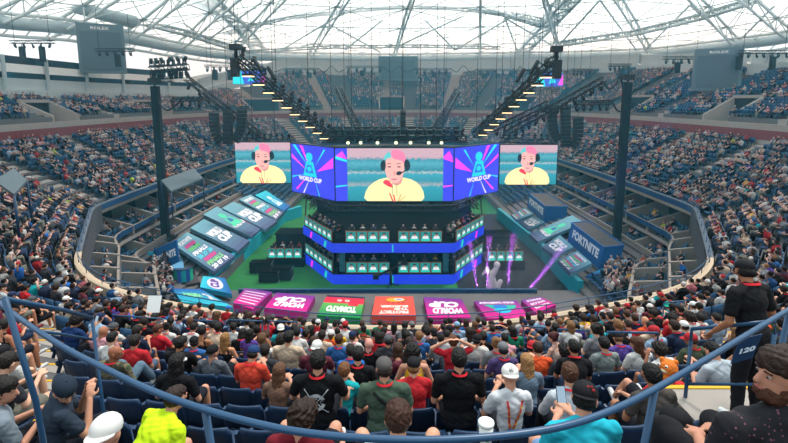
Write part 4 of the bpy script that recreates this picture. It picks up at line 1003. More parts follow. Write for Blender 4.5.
# towers
def tower(label, xb, yb, xt, yt, Y, z0):
    a = at_y(xb, yb, Y); t = at_y(xt, yt, Y); a = Vector((a.x, Y, z0)); t = Vector((a.x, Y, t.z)); root = empty('lighting_tower', a); tag(root, label, 'tower')
    mb = MB(); box_truss(mb, (0, 0, .2), t-a, .78, .78, .08, 24, M_TRUSSB); mb.build('mast', parent=root)
    mb = MB(); mb.box((0, .05, (t.z-a.z)/2), (.66, .5, t.z-a.z-.4), mat('dark tower drape', '#080d12', .9)); mb.build('cable_drape', parent=root)
    mb = MB(); mb.box((0, 0, .1), (1.6, 1.6, .2), M_TRUSSB); mb.build('base', parent=root)
    mb = MB(); mb.box(t-a+Vector((0, 0, .25)), (.9, .7, .5), M_TRUSSB); mb.tube([t-a, t-a+Vector((0, 0, 1.0))], .08, M_TRUSSB, 6); mb.build('top_block', parent=root)
    return t
tl = tower('tall black truss tower left of the stage', 166, 241, 153, 84, 42, 2.7)
tr_ = tower('tall black truss tower right of the stage', 617, 236, 630, 80, 42, 2.7)
# small trusses with lamps and speakers hanging under the ring
def flybar(x0, x1, y, Y, spk, label, nl=5):
    a, b = at_y(x0, y, Y), at_y(x1, y, Y); root, o = rig_truss('fly_bar', label, a, b, .35, 8)
    mb = MB()
    for p in (a.lerp(b, .1), a.lerp(b, .9)): mb.tube([p-o, p-o+Vector((0, 0, 8))], .03, M_TRUSSB, 4)
    mb.build('cables', parent=root)
    for k in range(nl): moving_head(a.lerp(b, (k+.5)/nl)+Vector((0, 0, -.1)), 'small moving light on the %s' % label, 'moving lights on the high bars', .9*Y/60)
    for j, (sx, sy) in enumerate(spk):
        s0 = at_y(sx, y+2, Y-.2); s1 = at_y(sx, sy, Y-.2); L = s0.z-s1.z; e = empty('hanging_speaker', s0); tag(e, 'dark speaker column hanging from the %s%s' % (label, (', inner' if j else ', outer') if len(spk) > 1 else ''), 'speaker')
        mb = MB(); w = Y/450*4.2
        mb.prism([(-w/2, 0, -L), (w/2, 0, -L), (w/2, 0, -.3), (-w/2, 0, -.3)], (0, w*.8, 0), M_SPK); mb.build('cabinet', parent=e); mb = MB(); mb.tube([(0, .2, -.3), (0, .2, 0)], .05, M_TRUSSB, 4); mb.build('bracket', parent=e)
flybar(10, 54, 42, 58, [(20, 62), (40, 62)], 'lamp bar at the upper left corner')
flybar(95, 134, 50, 62, [(116, 67)], 'lamp bar in front of the left scoreboard')
flybar(204, 236, 66, 80, [(214, 80), (229, 80)], 'lamp bar left of the small blue screen')
flybar(283, 318, 69, 95, [(297, 78), (309, 78)], 'lamp bar right of the small blue screen')
flybar(345, 384, 67, 95, [(362, 76)], 'lamp bar just left of the far scoreboard')
flybar(414, 450, 69, 95, [(434, 77)], 'lamp bar just right of the far scoreboard')
flybar(477, 514, 70, 95, [(485, 78), (498, 78)], 'lamp bar right of the far end centre')
flybar(526, 552, 70, 90, [], 'short lamp bar above the right blue screen')
flybar(572, 592, 70, 80, [(589, 79)], 'short lamp bar left of the right tower')
flybar(608, 631, 65, 72, [(623, 76)], 'lamp bar above the right tower')
flybar(663, 700, 58, 66, [(679, 73)], 'lamp bar left of the right scoreboard')
flybar(738, 790, 52, 58, [(741, 70), (775, 70)], 'lamp bar right of the right scoreboard', 7)
# lamp crown over the left tower
a, b = at_y(150, 70, 42), at_y(188, 67, 42)
root, o = rig_truss('crown_truss', 'level truss thick with lamps above the left tower', a, b, .5, 6)
for k in range(7):
    moving_head(a.lerp(b, (k+.5)/7), 'black moving light under the truss above the left tower', 'lamps on the crown truss', 1.3); moving_head(a.lerp(b, (k+.4)/7)+Vector((0, 0, .2)), 'black moving light on top of the truss above the left tower', 'lamps on the crown truss', 1.1, True)
mb = MB(); c2 = Vector((0, 0, -.9))
box_truss(mb, a+c2, at_y(173, 80, 42), .35, .35, .04, 5, M_TRUSSB); tag(mb.build('crown_truss'), 'smaller purple-lit truss under the lamp crown of the left tower', 'truss')
M_CAB = mat('black cable', '#14202a', .6)
def sag(label, P, Y, r=.09):
    mb = MB(); mb.tube(smooth_poly([at_y(x, y, Y) for x, y in P], 6), r, M_CAB, 6); tag(mb.build('cable'), label, 'cable')
sag('thick cable loop sagging from the left tower top', [(156, 92), (160, 104), (168, 110), (177, 104), (182, 97)], 42)
sag('thick cable loop from the thin truss to the right tower top', [(604, 82), (609, 89), (616, 84), (620, 76), (623, 86), (628, 92)], 42)
sag('thick cable loop between the short level truss and the right tower', [(613, 103), (617, 110), (622, 111), (627, 103), (629, 92)], 42)
for k, (x0, x1) in enumerate(((236, 283), (318, 345), (384, 414), (450, 477), (514, 526))):
    sag('thin cable swag between high lamp bars, %s' % ('left of the far centre', 'closest left of the far scoreboard', 'passing the far scoreboard', 'right of the far scoreboard', 'beside the right blue screen')[k], [(x0, 68), ((x0*3+x1)/4, 72), ((x0+x1)/2, 66), ((x0+x1*3)/4, 72), (x1, 69)], 93, .08)
sag('thin cable drooping at the right outer array', [(540, 104), (543, 112), (547, 104), (549, 111), (551, 105)], 43)
# hoist chains down to the screens
mb = MB()
for x in (253, 275, 345, 352, 372, 390, 402, 420, 436, 443, 500, 512, 538, 549):
    mb.tube([at_y(x, 139, 44), at_y(x, 139, 44)+Vector((0, 0, 15))], .025, M_CAB, 4)
tag(mb.build('hoist_chains'), 'thin vertical hoist chains rising from the screen trusses to the roof', 'cable')
# centre speaker cluster above truss
line_array([(403, 112), (403, 132)], 44, 'small dark speaker cluster hanging above the central screen', .5)
# camera crane by the stage
p = at_z(391, 285, 0); root = empty('camera_crane', Vector((p.x, 37.2, 0))); tag(root, 'black camera crane in front of the stage', 'camera crane')
mb = MB(); mb.tube([(0, 0, .1), (0, 0, 1.3)], .12, M_BLACK, 8)
for k in range(3): mb.bar((0, 0, .25), (.7*math.cos(k*2.1), .7*math.sin(k*2.1), .04), .07, .07, M_BLACK)
mb.build('pedestal', parent=root); mb = MB(); mb.bar((-1.2, 0, .9), (1.1, .2, 2.0), .14, .18, M_BLACK); mb.build('arm', parent=root)
mb = MB(); mb.box((1.2, .2, 2.0), (.5, .3, .35), M_BLACK); mb.tube([(1.2, .35, 2.0), (1.2, .6, 2.0)], .08, M_BLACK, 8); mb.build('camera', parent=root)
mb = MB(); mb.box((-1.3, 0, .85), (.5, .4, .4), M_BLACK); mb.build('counterweight', parent=root)
# ---------------------------------------------------------------- people
M_SKIN = colour_mat('skin', .55, .06, 20, spec=.35); M_CLOTH = colour_mat('cloth', .9, .14, 14, bump=.25); M_HAIR = colour_mat('hair', .6, .45, 60, bump=.6, spec=.3)
M_PLAIN = colour_mat('smooth cloth', .8, .04, 10)
def rot(ax, deg): return Matrix.Rotation(math.radians(deg), 3, ax)
def remesh(mb, vox, smooth=2, jitter=None):
    me = mb.mesh('tmp'); o = bpy.data.objects.new('tmp', me); C.objects.link(o)
    r = o.modifiers.new('r', 'REMESH'); r.mode = 'VOXEL'; r.voxel_size = vox; r.use_smooth_shade = True
    if smooth: s_ = o.modifiers.new('s', 'SMOOTH'); s_.iterations = smooth; s_.factor = .5
    dg = bpy.context.evaluated_depsgraph_get(); out = bpy.data.meshes.new_from_object(o.evaluated_get(dg))
    bpy.data.objects.remove(o); bpy.data.meshes.remove(me)
    if jitter:
        n = len(out.vertices); co = np.empty(n*3, 'f'); out.vertices.foreach_get('co', co); co = co.reshape(-1, 3); no = np.empty(n*3, 'f'); out.vertices.foreach_get('normal', no); no = no.reshape(-1, 3)
        w = np.sin(co[:, 0]*jitter[1]+3*np.sin(co[:, 2]*jitter[1]*.6))*np.sin(co[:, 1]*jitter[1]*1.1+2*np.sin(co[:, 2]*30)); co += no*(w*jitter[0])[:, None]
        out.vertices.foreach_set('co', co.ravel())
    out.update(); return out
class Pose:
    """joint positions of one person; y is forwards, the seat is .43 high"""
    def __init__(s, lean=4, yaw=0, pitch=12, arms='lap', legs='sit', side=0, broad=1.0, tall=1.0, roll=0, knee=0):
        s.broad, s.tall, s.legs = broad, tall, legs
        hz = .52 if legs != 'stand' else .93
        s.hip = Vector((0, 0, hz)); R = rot('Z', 0) @ rot('Y', side) @ rot('X', -lean); s.R = R
        T = lambda x, y, z: s.hip + R @ Vector((x, y, z*tall))
        s.T = T; s.neck = T(0, -.02, .50); s.chest = T(0, -.01, .34)
        s.HR = rot('Z', yaw) @ rot('Y', roll) @ rot('X', -pitch); s.head = s.neck + R @ Vector((0, .01, .038)) + s.HR @ Vector((0, .035, .10))
        s.yaw = yaw; sh = .185*broad; s.sh = [T(-sh, -.01, .435), T(sh, -.01, .435)]
        A = {'lap': [((-.27, .04, .17), (-.09, .30, .10)), ((.27, .04, .17), (.09, .30, .10))],
             'knees': [((-.24, .16, .22), (-.10, .40, .16)), ((.24, .16, .22), (.10, .40, .16))],
             'phone': [((-.24, .12, .18), (-.05, .34, .34)), ((.24, .12, .18), (.07, .35, .36))],
             'rphone': [((-.26, .05, .16), (-.10, .30, .08)), ((.25, .16, .22), (.16, .36, .47))],
             'head': [((-.26, .03, .18), (-.09, .28, .08)), ((.40, .05, .50), (.14, .02, .70))],
             'both': [((-.40, .03, .52), (-.13, -.03, .68)), ((.40, .03, .52), (.13, -.03, .68))],
             'cross': [((-.26, .08, .20), (.06, .24, .22)), ((.26, .08, .20), (-.06, .25, .19))],
             'back': [((-.42, -.03, .33), (-.62, .10, .34)), ((.27, .05, .17), (.12, .30, .10))],
             'wide': [((-.30, .06, .2), (-.30, .34, .08)), ((.30, .06, .2), (.28, .36, .10))],
             'face': [((-.22, .22, .24), (-.08, .20, .52)), ((.22, .22, .24), (.10, .2, .50))],
             'up': [((-.26, .05, .2), (-.1, .3, .1)), ((.22, .1, .62), (.1, .14, .9))],
             'down': [((-.24, .02, .14), (-.24, .10, -.10)), ((.25, .02, .15), (.22, .24, .0))],
             'rail': [((-.26, .03, .15), (-.24, .22, .02)), ((.28, .0, .16), (.30, .28, .02))]}[arms]
        s.el = [T(*a[0]) for a in A]; s.ha = [T(*a[1]) for a in A]
        h = s.hip
        if legs == 'sit': s.kn = [h+Vector((-.14-knee, .44, .04)), h+Vector((.14+knee, .44, .04))]; s.an = [h+Vector((-.14-knee, .50, -.42)), h+Vector((.15+knee, .48, -.42))]
        elif legs == 'up': s.kn = [h+Vector((-.17-knee, .36, .24)), h+Vector((.17+knee, .36, .24))]; s.an = [h+Vector((-.16-knee, .62, -.14)), h+Vector((.17+knee, .62, -.14))]
        elif legs == 'stand': s.kn = [h+Vector((-.10, .03, -.44)), h+Vector((.11, .03, -.44))]; s.an = [h+Vector((-.11, 0, -.85)), h+Vector((.13, -.02, -.85))]
        s.hp = [h+Vector((-.09, .0, 0)), h+Vector((.09, .0, 0))]
    def torso(s, mb, g):
        b = s.broad; T, R = s.T, s.R
        mb.ell(T(0, 0, .02), (.165*b+g, .125+g, .12+g), None, 16, 10, R); mb.ell(T(0, .005, .19), (.15*b+g, .11+g, .2+g), None, 16, 10, R)
        mb.ell(T(0, -.005, .34), (.175*b+g, .115+g, .16+g), None, 16, 10, R); mb.cap_(T(-.13*b, -.01, .435), T(.13*b, -.01, .435), .062+g, .062+g)
        for sx in (-1, 1): mb.cap_(T(sx*.03, -.022, .485), T(sx*.15*b, -.02, .435), .05+g, .05+g)
def hand(mb, wrist, tip, side, curl=.5, s_=1.0):
    d = (tip-wrist).normalized(); x = d.cross(Vector((0, 0, 1)))
    if x.length < .2: x = Vector((1, 0, 0))
    x.normalize(); z = x.cross(d); p = wrist+d*.045*s_
    M = Matrix((x, d, z)).transposed(); mb.ell(p, (.04*s_, .05*s_, .018*s_), None, 10, 8, M)
    for k, L in enumerate((.062, .074, .07, .055)):
        o = (k-1.5)*.0205*s_; b = p+x*o+d*.04*s_; m = b+(d*math.cos(curl*.7)-z*math.sin(curl*.7))*L*.5*s_; e = m+(d*math.cos(curl*1.8)-z*math.sin(curl*1.8))*L*.5*s_
        mb.cap_(b, m, .0095*s_, .009*s_, n=8); mb.cap_(m, e, .009*s_, .0075*s_, n=8)
    t0 = p-d*.015*s_-x*side*.03*s_; t1 = t0-x*side*.03*s_+d*.025*s_-z*.01; mb.cap_(t0, t1, .012*s_, .010*s_, n=8); mb.cap_(t1, t1+d*.03*s_-z*.01, .010*s_, .008*s_, n=8)
def head_parts(mb, P):
    M, c = P.HR, P.head; H = lambda x, y, z: c + M @ Vector((x, y, z))
    mb.ell(H(0, -.005, .02), (.076, .096, .095), None, 18, 12, M); mb.ell(H(0, .025, -.03), (.060, .068, .078), None, 16, 10, M); mb.ell(H(0, .055, -.082), (.026, .024, .02), None, 10, 8, M)
    mb.cap_(H(0, .092, .012), H(0, .107, -.022), .009, .014, n=8); mb.ell(H(0, .088, -.052), (.024, .012, .009), None, 8, 6, M)
    for sx in (-1, 1):
        mb.ell(H(sx*.078, -.004, -.005), (.012, .02, .032), None, 10, 8, M @ rot('Z', sx*-20)); mb.ell(H(sx*.032, .082, .03), (.02, .012, .008), None, 8, 6, M)
    mb.cap_(P.neck-Vector((0, 0, .05)), c+M @ Vector((0, -.025, -.05)), .06, .052)
def limb(mb, a, b, ra, rb): mb.cap_(a, b, ra, rb, n=14)
def make_meshes(P, sleeve='short', trouser='shorts', vox=.011, cvox=.014):
    mb = MB(); P.torso(mb, -.012); head_parts(mb, P)
    for q, sd in ((0, 1), (1, -1)):
        limb(mb, P.sh[q], P.el[q], .046, .038); limb(mb, P.el[q], P.ha[q], .038, .026)
        d = (P.ha[q]-P.el[q]).normalized(); hand(mb, P.ha[q], P.ha[q]+d*.1, sd)
        limb(mb, P.hp[q], P.kn[q], .082, .056); limb(mb, P.kn[q], P.kn[q].lerp(P.an[q], .35), .054, .055); limb(mb, P.kn[q].lerp(P.an[q], .35), P.an[q], .055, .036)
    out = {'body': remesh(mb, vox, 1)}
    mb = MB(); P.torso(mb, .008)
    if sleeve == 'tank':
        mb = MB(); b = P.broad; T, R = P.T, P.R
        mb.ell(T(0, 0, .02), (.173*b, .133, .128), None, 16, 10, R); mb.ell(T(0, .005, .19), (.158*b, .118, .2), None, 16, 10, R); mb.ell(T(0, -.005, .31), (.165*b, .12, .13), None, 16, 10, R)
        for sx in (-1, 1): mb.cap_(T(sx*.09, -.05, .36), T(sx*.075, -.02, .50), .035, .03)
    for q in (0, 1):
        if sleeve == 'short': limb(mb, P.sh[q], P.sh[q].lerp(P.el[q], .62), .062, .062)
        elif sleeve == 'long': limb(mb, P.sh[q], P.el[q], .06, .052); limb(mb, P.el[q], P.ha[q].lerp(P.el[q], .06), .052, .038)
    out['shirt'] = remesh(mb, cvox, 2, (.004, 55))
    mb = MB(); mb.ell(P.T(0, 0, -.01), (.17*P.broad, .135, .12), None, 14, 8, P.R)
    for q in (0, 1):
        if trouser == 'shorts': limb(mb, P.hp[q], P.hp[q].lerp(P.kn[q], .82), .098, .082)
        else: limb(mb, P.hp[q], P.kn[q], .095, .07); limb(mb, P.kn[q], P.kn[q].lerp(P.an[q], .93), .07, .056)
    out['trousers'] = remesh(mb, cvox+.003, 1, (.004, 40))
    mb = MB(); 
    for q in (0, 1):
        a = P.an[q]; f = (P.an[q]-P.kn[q]).cross(Vector((1, 0, 0))).normalized(); f = f if f.y > 0 else -f
        mb.cap_(a+Vector((0, -.03, -.055)), a+f*.16+Vector((0, 0, -.06)), .042, .038, n=10)
    out['shoes'] = remesh(mb, .016, 1)
    return out
def band_mesh(P, w=.026):
    """neck strap: a loop round the neck falling to the chest"""
    mb = MB(); T, n = P.T, 22; rows = []
    for k in range(n):
        a = 2*PI*k/n; x = math.cos(a)*.082; y = math.sin(a)*.088-.02; z = .503-.06*max(0, math.sin(a)); rows.append((x, y, z))
    for k in range(n):
        (x, y, z), (x2, y2, z2) = rows[k], rows[(k+1) % n]
        f = 1.13; mb.add([T(x, y, z+.028), T(x2, y2, z2+.028), T(x2*f, y2*f, z2+.008), T(x*f, y*f, z+.008)], [(0, 1, 2, 3)], None, True)
    for sx in (-1, 1):
        mb.prism([T(sx*.055-.012, .112, .40), T(sx*.055+.012, .112, .40), T(.012+sx*.004, .135, .16), T(-.012+sx*.004, .135, .16)], P.R @ Vector((0, .006, 0)), None)
    return mb.mesh('strap')
def hair_mesh(kind, fine=False):
    """in head coordinates"""
    mb = MB(); v = .008 if fine else .011; J = (.005, 95)
    if kind in ('short', 'crop', 'long', 'bun', 'curly'):
        g = {'short': .012, 'crop': .004, 'long': .016, 'bun': .01, 'curly': .026}[kind]
        mb.ell((0, -.028, .028), (.078+g, .086+g, .092+g), None, 18, 12); mb.ell((0, .012, .058), (.070+g, .078+g, .058+g), None, 16, 10)
        if kind == 'long':
            mb.ell((0, -.07, -.07), (.085, .05, .13), None, 14, 10); mb.ell((0, -.08, -.17), (.075, .04, .11), None, 14, 10); mb.ell((-.07, -.02, -.06), (.03, .05, .11)); mb.ell((.07, -.02, -.06), (.03, .05, .11))
        if kind == 'bun': mb.ell((0, -.10, .09), (.045, .045, .045), None, 12, 8)
        if kind == 'curly': J = (.012, 70)
        return remesh(mb, v, 1, J)
    if kind == 'ponytail':
        mb.ell((0, -.028, .028), (.088, .094, .1), None, 18, 12); mb.ell((0, .012, .058), (.078, .086, .064), None, 16, 10); mb.cap_((0, -.12, .04), (0, -.15, -.16), .04, .02)
        return remesh(mb, v, 1, J)
    if kind == 'nape':      # the hair showing under a cap
        mb.ell((0, -.04, -.012), (.082, .075, .06), None, 16, 10); return remesh(mb, v, 1, (.004, 95))
    if kind in ('cap', 'backcap', 'bucket', 'visor'):
        sg = -1 if kind == 'backcap' else 1
        mb.ell((0, -.008, .045), (.089, .106, .082), None, 20, 12); out = MB(); 
        vs = mb.v; fs = [f for f in mb.f if all(vs[i][2] > .018 for i in f)]
        if kind == 'visor': fs = [f for f in fs if all(vs[i][2] < .085 for i in f)]
        out.add(vs, fs, None, True)
        N = 10; top = []
        for k in range(N+1):
            a = PI*(.12+.76*k/N); top.append((math.cos(a)*.088, sg*(math.sin(a)*.10-.006), .032)); 
        tip = [(x*1.0, y+sg*.075*math.sin(PI*(.12+.76*k/N)), z-.012) for k, (x, y, z) in enumerate(top)]
        if kind == 'bucket':
            for k in range(24):
                a, b = 2*PI*k/24, 2*PI*(k+1)/24; f = lambda t, r, z: (math.cos(t)*.089*r, math.sin(t)*.106*r-.008, z)
                out.add([f(a, 1, .03), f(b, 1, .03), f(b, 1.5, .0), f(a, 1.5, .0)], [(0, 1, 2, 3)], None, True)
        else:
            for k in range(N):
                out.add([top[k], top[k+1], tip[k+1], tip[k]], [(0, 1, 2, 3)], None, True)
                out.add([(p[0], p[1], p[2]-.006) for p in (top[k], top[k+1], tip[k+1], tip[k])], [(3, 2, 1, 0)], None, True)
        out.ell((0, -.008, .128), (.008, .008, .005), None, 8, 4)
        return out.mesh('cap')
    if kind == 'hood':
        mb.ell((0, -.03, .02), (.105, .115, .125), None, 16, 12); mb.ell((0, -.06, -.08), (.11, .09, .09), None, 14, 10); return remesh(mb, .013, 1, (.004, 50))
HM = {}
def hair(kind, fine=False):
    k = (kind, fine)
    if k not in HM: HM[k] = hair_mesh(kind, fine); HM[k].name = kind
    return HM[k]
def link(name, me, m, col, parent=None, M=None):
    if not me.materials: me.materials.append(m)
    o = bpy.data.objects.new(name, me); C.objects.link(o); o.color = (*pcol(col), 1)
    if parent: o.parent = parent
    if M is not None: o.matrix_local = M
    return o
TPL = {}
def template(key, **kw):
    sl, tr = kw.pop('sleeve', 'short'), kw.pop('trouser', 'shorts'); fine = kw.pop('fine', False)
    P = Pose(**kw); d = make_meshes(P, sl, tr, .0085 if fine else .0115, .011 if fine else .014); d['P'] = P; d['strap'] = band_mesh(P); TPL[key] = d; return d
template('lap', arms='lap', lean=3, yaw=0)
template('lapR', arms='wide', lean=-6, yaw=-35, broad=1.05, legs='up', knee=.05)
template('lapL', arms='lap', lean=0, yaw=40, trouser='long')
template('knees', arms='knees', lean=24, yaw=8, pitch=2, trouser='long')
template('phone', arms='phone', lean=10, yaw=-5, pitch=30)
template('head', arms='head', lean=0, yaw=10)
template('cross', arms='cross', lean=-4, yaw=-12, broad=1.12)
template('face', arms='face', lean=18, yaw=0, pitch=8)
template('both', arms='both', lean=4, yaw=0, trouser='long')
template('tank', arms='lap', lean=4, yaw=15, sleeve='tank', broad=.9)
template('long', arms='knees', lean=14, yaw=-20, sleeve='long', trouser='long')
template('longL', arms='lap', lean=2, yaw=20, sleeve='long', trouser='long', broad=.95)
template('child', arms='phone', lean=8, yaw=0, pitch=15, broad=.85, tall=.86)
template('stand', arms='down', lean=3, yaw=20, legs='stand', trouser='long')
SKINS = ['#c98f74', '#b67a5f', '#d8a488', '#8a5a42', '#5c3a2b', '#c28a6c', '#a56c50']
HAIRC = ['#15100e', '#1c1512', '#2a1c15', '#3a2417', '#0f0d0d', '#5a3b24', '#7a5535']
def head_mat(P): return Matrix.Translation(P.head) @ P.HR.to_4x4()
PEOPLE = []
def person(key, loc, rz, shirt, hairs='short', hcol='#15100e', skin='#c98f74', trous='#1a1d26', hat=None, hatcol='#15151a', strap=None, scale=1.0, shoes='#d0d0d0', label=None, group=None, fine=False):
    d = TPL[key] if isinstance(key, str) else key; P = d['P']
    o = link('person', d['body'], M_SKIN, skin); o.location = loc; o.rotation_euler[2] = rz; o.scale = (scale,)*3
    if shirt: link('shirt', d['shirt'], M_CLOTH, shirt, o)
    link('trousers', d['trousers'], M_CLOTH, trous, o); link('shoes', d['shoes'], M_PLAIN, shoes, o)
    HMx = head_mat(P)
    if hat:
        h = link('hat', hair(hat), M_PLAIN, hatcol, o, HMx)
        if hairs and hairs != 'none': link('hair', hair('long' if hairs == 'long' else 'nape', fine), M_HAIR, hcol, o, HMx)
    elif hairs and hairs != 'none': link('hair', hair(hairs, fine), M_HAIR, hcol, o, HMx)
    if strap: link('lanyard', d['strap'], M_PLAIN, strap, o)
    tag(o, label, 'person', group); PEOPLE.append(o); return o

def face_mesh():
    mb = MB(); w, dk, lp = mat('eye white', '#9a928c', .4), mat('dark iris', '#2a1a12', .3), mat('lips', '#a25a54', .6)
    for sx in (-1, 1):
        mb.ell((sx*.031, .083, .008), (.0125, .006, .0048), w, 10, 6); mb.ell((sx*.031, .0895, .008), (.0058, .0025, .0052), dk, 8, 5)
        mb.bar((sx*.016, .092, .026), (sx*.046, .084, .028), .006, .006, dk)
    mb.ell((0, .0985, -.052), (.022, .006, .0065), lp, 10, 6)
    return mb.mesh('face')
FACE = face_mesh()
def add_face(o, key):
    f = bpy.data.objects.new('eyes_and_mouth', FACE); C.objects.link(f); f.parent = o; f.matrix_local = head_mat(TPL[key]['P']); return f
# ---------------------------------------------------------------- seats and the seated crowd
def seat_parts():
    r = empty('stadium_seat'); mb = MB(); n = 6
    F = [(-.23+.46*k/n, .02*math.cos(PI*(k/n-.5)*1.0)) for k in range(n+1)]
    vs = []; fs = []
    for lv, (z, y, th) in enumerate(((.46, -.20, 0), (.62, -.235, 0), (.78, -.26, 0), (.86, -.275, 0))):
        w = 1 if lv < 3 else .86
        for x, c in F: vs.append((x*w, y-c*1.6, z))
    N = n+1
    for lv in range(3):
        for k in range(n): fs.append((lv*N+k, lv*N+k+1, (lv+1)*N+k+1, (lv+1)*N+k))
    o = len(vs); vs += [(x, y+.028, z) for x, y, z in vs]; fs += [tuple(i+o for i in f[::-1]) for f in fs]
    for k in range(n): fs.append((3*N+k, 3*N+k+1, 3*N+k+1+o, 3*N+k+o)); fs.append((k+1, k, k+o, k+1+o))
    for lv in range(3): fs.append((lv*N, (lv+1)*N, (lv+1)*N+o, lv*N+o)); fs.append(((lv+1)*N+n, lv*N+n, lv*N+n+o, (lv+1)*N+n+o))
    mb.add(vs, fs, M_NAVY, True); mb.build('backrest', parent=r)
    mb = MB(); vs = [(x, y, .43+.025*abs(x)/.23-.02*(y > .1)+(.02 if y > .19 else 0)) for y in (-.18, 0, .15, .22) for x in (-.22, -.1, .1, .22)]
    fs = [(r_*4+c, r_*4+c+1, r_*4+c+5, r_*4+c+4) for r_ in range(3) for c in range(3)]; o = len(vs); vs += [(x, y, z-.035) for x, y, z in vs]; fs += [tuple(i+o for i in f[::-1]) for f in fs]
    ed = [0, 1, 2, 3, 7, 11, 15, 14, 13, 12, 8, 4]; fs += [(ed[k], ed[k]+o, ed[(k+1) % 12]+o, ed[(k+1) % 12]) for k in range(12)]
    mb.add(vs, fs, M_NAVY, True); mb.build('seat_pan', parent=r)
    mb = MB()
    mb.box((-.245, -.02, .50), (.035, .36, .06), M_NAVYD); mb.bar((-.245, -.18, .44), (-.245, -.24, .80), .03, .05, M_NAVYD); mb.bar((-.245, -.16, .46), (-.245, -.30, .18), .05, .05, M_NAVYD); mb.box((-.245, -.1, .42), (.03, .3, .04), M_NAVYD)
    mb.build('arm_bracket', parent=r)
    mb = MB(); mb.tube([(-.13, -.33, .5), (-.13, -.33, .56)], [.035, .045], M_NAVYD, 10, cap=False); mb.tube([(-.13+.045*math.cos(a), -.33+.045*math.sin(a), .56) for a in [k*PI/5 for k in range(10)]], .008, M_NAVYD, 5, closed=True)
    mb.build('cup_holder', parent=r)
    return r
def walk(t, idx, step):
    """seat positions every step metres along the row at offset t; yields station, xy and facing"""
    out = []
    for i in idx:
        j = (i+1) % NL; a, b = off(i, t), off(j, t); L = (b-a).length; n = max(1, int(L/step+.35)) if L > step*.6 else 1
        if AISLE[i]: continue
        for k in range(n):
            f = (k+.5)/n; p = a.lerp(b, f); nn = N0[i].lerp(N0[j], f); out.append((i, p, math.atan2(-nn.y, -nn.x)-PI/2))
    return out
def inframe(p, m=25):
    q = proj(p); return q is not None and -m < q[0] < 788+m and -10 < q[1] < 443+60
NEARI = [i for i in range(NL) if NEAR[i]]
near_seats = []         # (distance, row, station, xy, z, facing)
for k in range(0, 16):
    t = T0+ROWT*k; row = walk(t, NEARI, .52)
    pos = sorted(row, key=lambda r: r[1].x)
    for q, (i, p, rz_) in enumerate(pos):
        if p.y < .9: continue
        z = rowz(k)
        if inframe((p.x, p.y, z+1.2)): near_seats.append([math.hypot(p.x, p.y), k, i, p, z, rz_, q])
near_seats.sort(key=lambda r: r[0])
def row_point(k, px, dy=0, h=1.2):
    """point of row k that stands at picture column px"""
    t = T0+ROWT*k-dy; best = None
    for i in NEARI:
        j = (i+1) % NL; a, b = off(i, t), off(j, t)
        for f in (0, .25, .5, .75):
            p = a.lerp(b, f)
            if p.y < .5: continue
            q = proj((p.x, p.y, rowz(k)+h))
            if q and (best is None or abs(q[0]-px) < best[0]): nn = N0[i].lerp(N0[j], f); best = (abs(q[0]-px), p, math.atan2(-nn.y, -nn.x)-PI/2, q)
    # refine in x
    _, p, rz_, q = best; zc = rowz(k)+h-EYE; c, s_ = math.cos(PITCH), math.sin(PITCH); p = Vector((((px-394)/FPX)*(p.y*c-zc*s_), p.y)); return p, rz_
ORDN = ['front row against the parapet', 'second row', 'third row', 'fourth row', 'fifth row', 'sixth row', 'seventh row', 'eighth row', 'ninth row', 'tenth row', 'eleventh row', 'twelfth row', 'thirteenth row', 'fourteenth row', 'fifteenth row', 'sixteenth row']
# ---------------------------------------------------------------- who sits where
CN = {'white': '#c9c6c2', 'black': '#141418', 'navy': '#1c2840', 'red': '#b3242c', 'grey': '#7d7f82', 'teal': '#17a0a5', 'green': '#1f7a5c', 'olive': '#4a523f', 'pink': '#c98f98', 'beige': '#c0a891', 'maroon': '#5e2734',
      'purple': '#54408a', 'yellow': '#d9a521', 'orange': '#d9562a', 'blue': '#2b5c94', 'charcoal': '#303238', 'pale blue': '#8fa8c0', 'bright blue': '#2668b8', 'rose': '#b0626a', 'lime': '#b6d32a', 'light grey': '#a5a7aa'}
template('camo', arms='lap', lean=2, yaw=-70, pitch=6, sleeve='long', trouser='long', legs='up', fine=True, broad=1.15)
template('polo', arms='rphone', lean=14, yaw=-28, pitch=22, trouser='long', fine=True)
template('capman', arms='face', lean=16, yaw=-75, pitch=34, fine=True, broad=1.05, trouser='long')
template('sc', arms='wide', lean=2, yaw=4, pitch=6, broad=1.16, fine=True)
template('strapback', arms='lap', lean=6, yaw=10, pitch=10, broad=1.16, fine=True)
template('blackback', arms='lap', lean=6, yaw=-6, pitch=8, broad=1.18, fine=True)
template('knees_up', arms='wide', lean=-2, yaw=0, pitch=26, legs='up', knee=.09, broad=1.0, fine=True)
template('capgirl', arms='phone', lean=4, yaw=-8, pitch=20, broad=.86, fine=True)
template('cyan', arms='phone', lean=10, yaw=-30, pitch=26, broad=1.15, fine=True, knee=.05)
template('grown', arms='rphone', lean=4, yaw=30, pitch=14, fine=True, broad=.95)
template('bent', arms='knees', lean=52, yaw=0, pitch=10, fine=True, broad=1.1)
template('greytee', arms='phone', lean=12, yaw=-40, pitch=10, fine=True, broad=1.1, side=0)
template('beard', trouser='long', arms='lap', lean=-2, yaw=78, pitch=0, broad=1.4, fine=True)
template('raglan', arms='lap', lean=-4, yaw=-30, pitch=0, sleeve='long', legs='up', fine=True, broad=1.05)
TAKEN = []
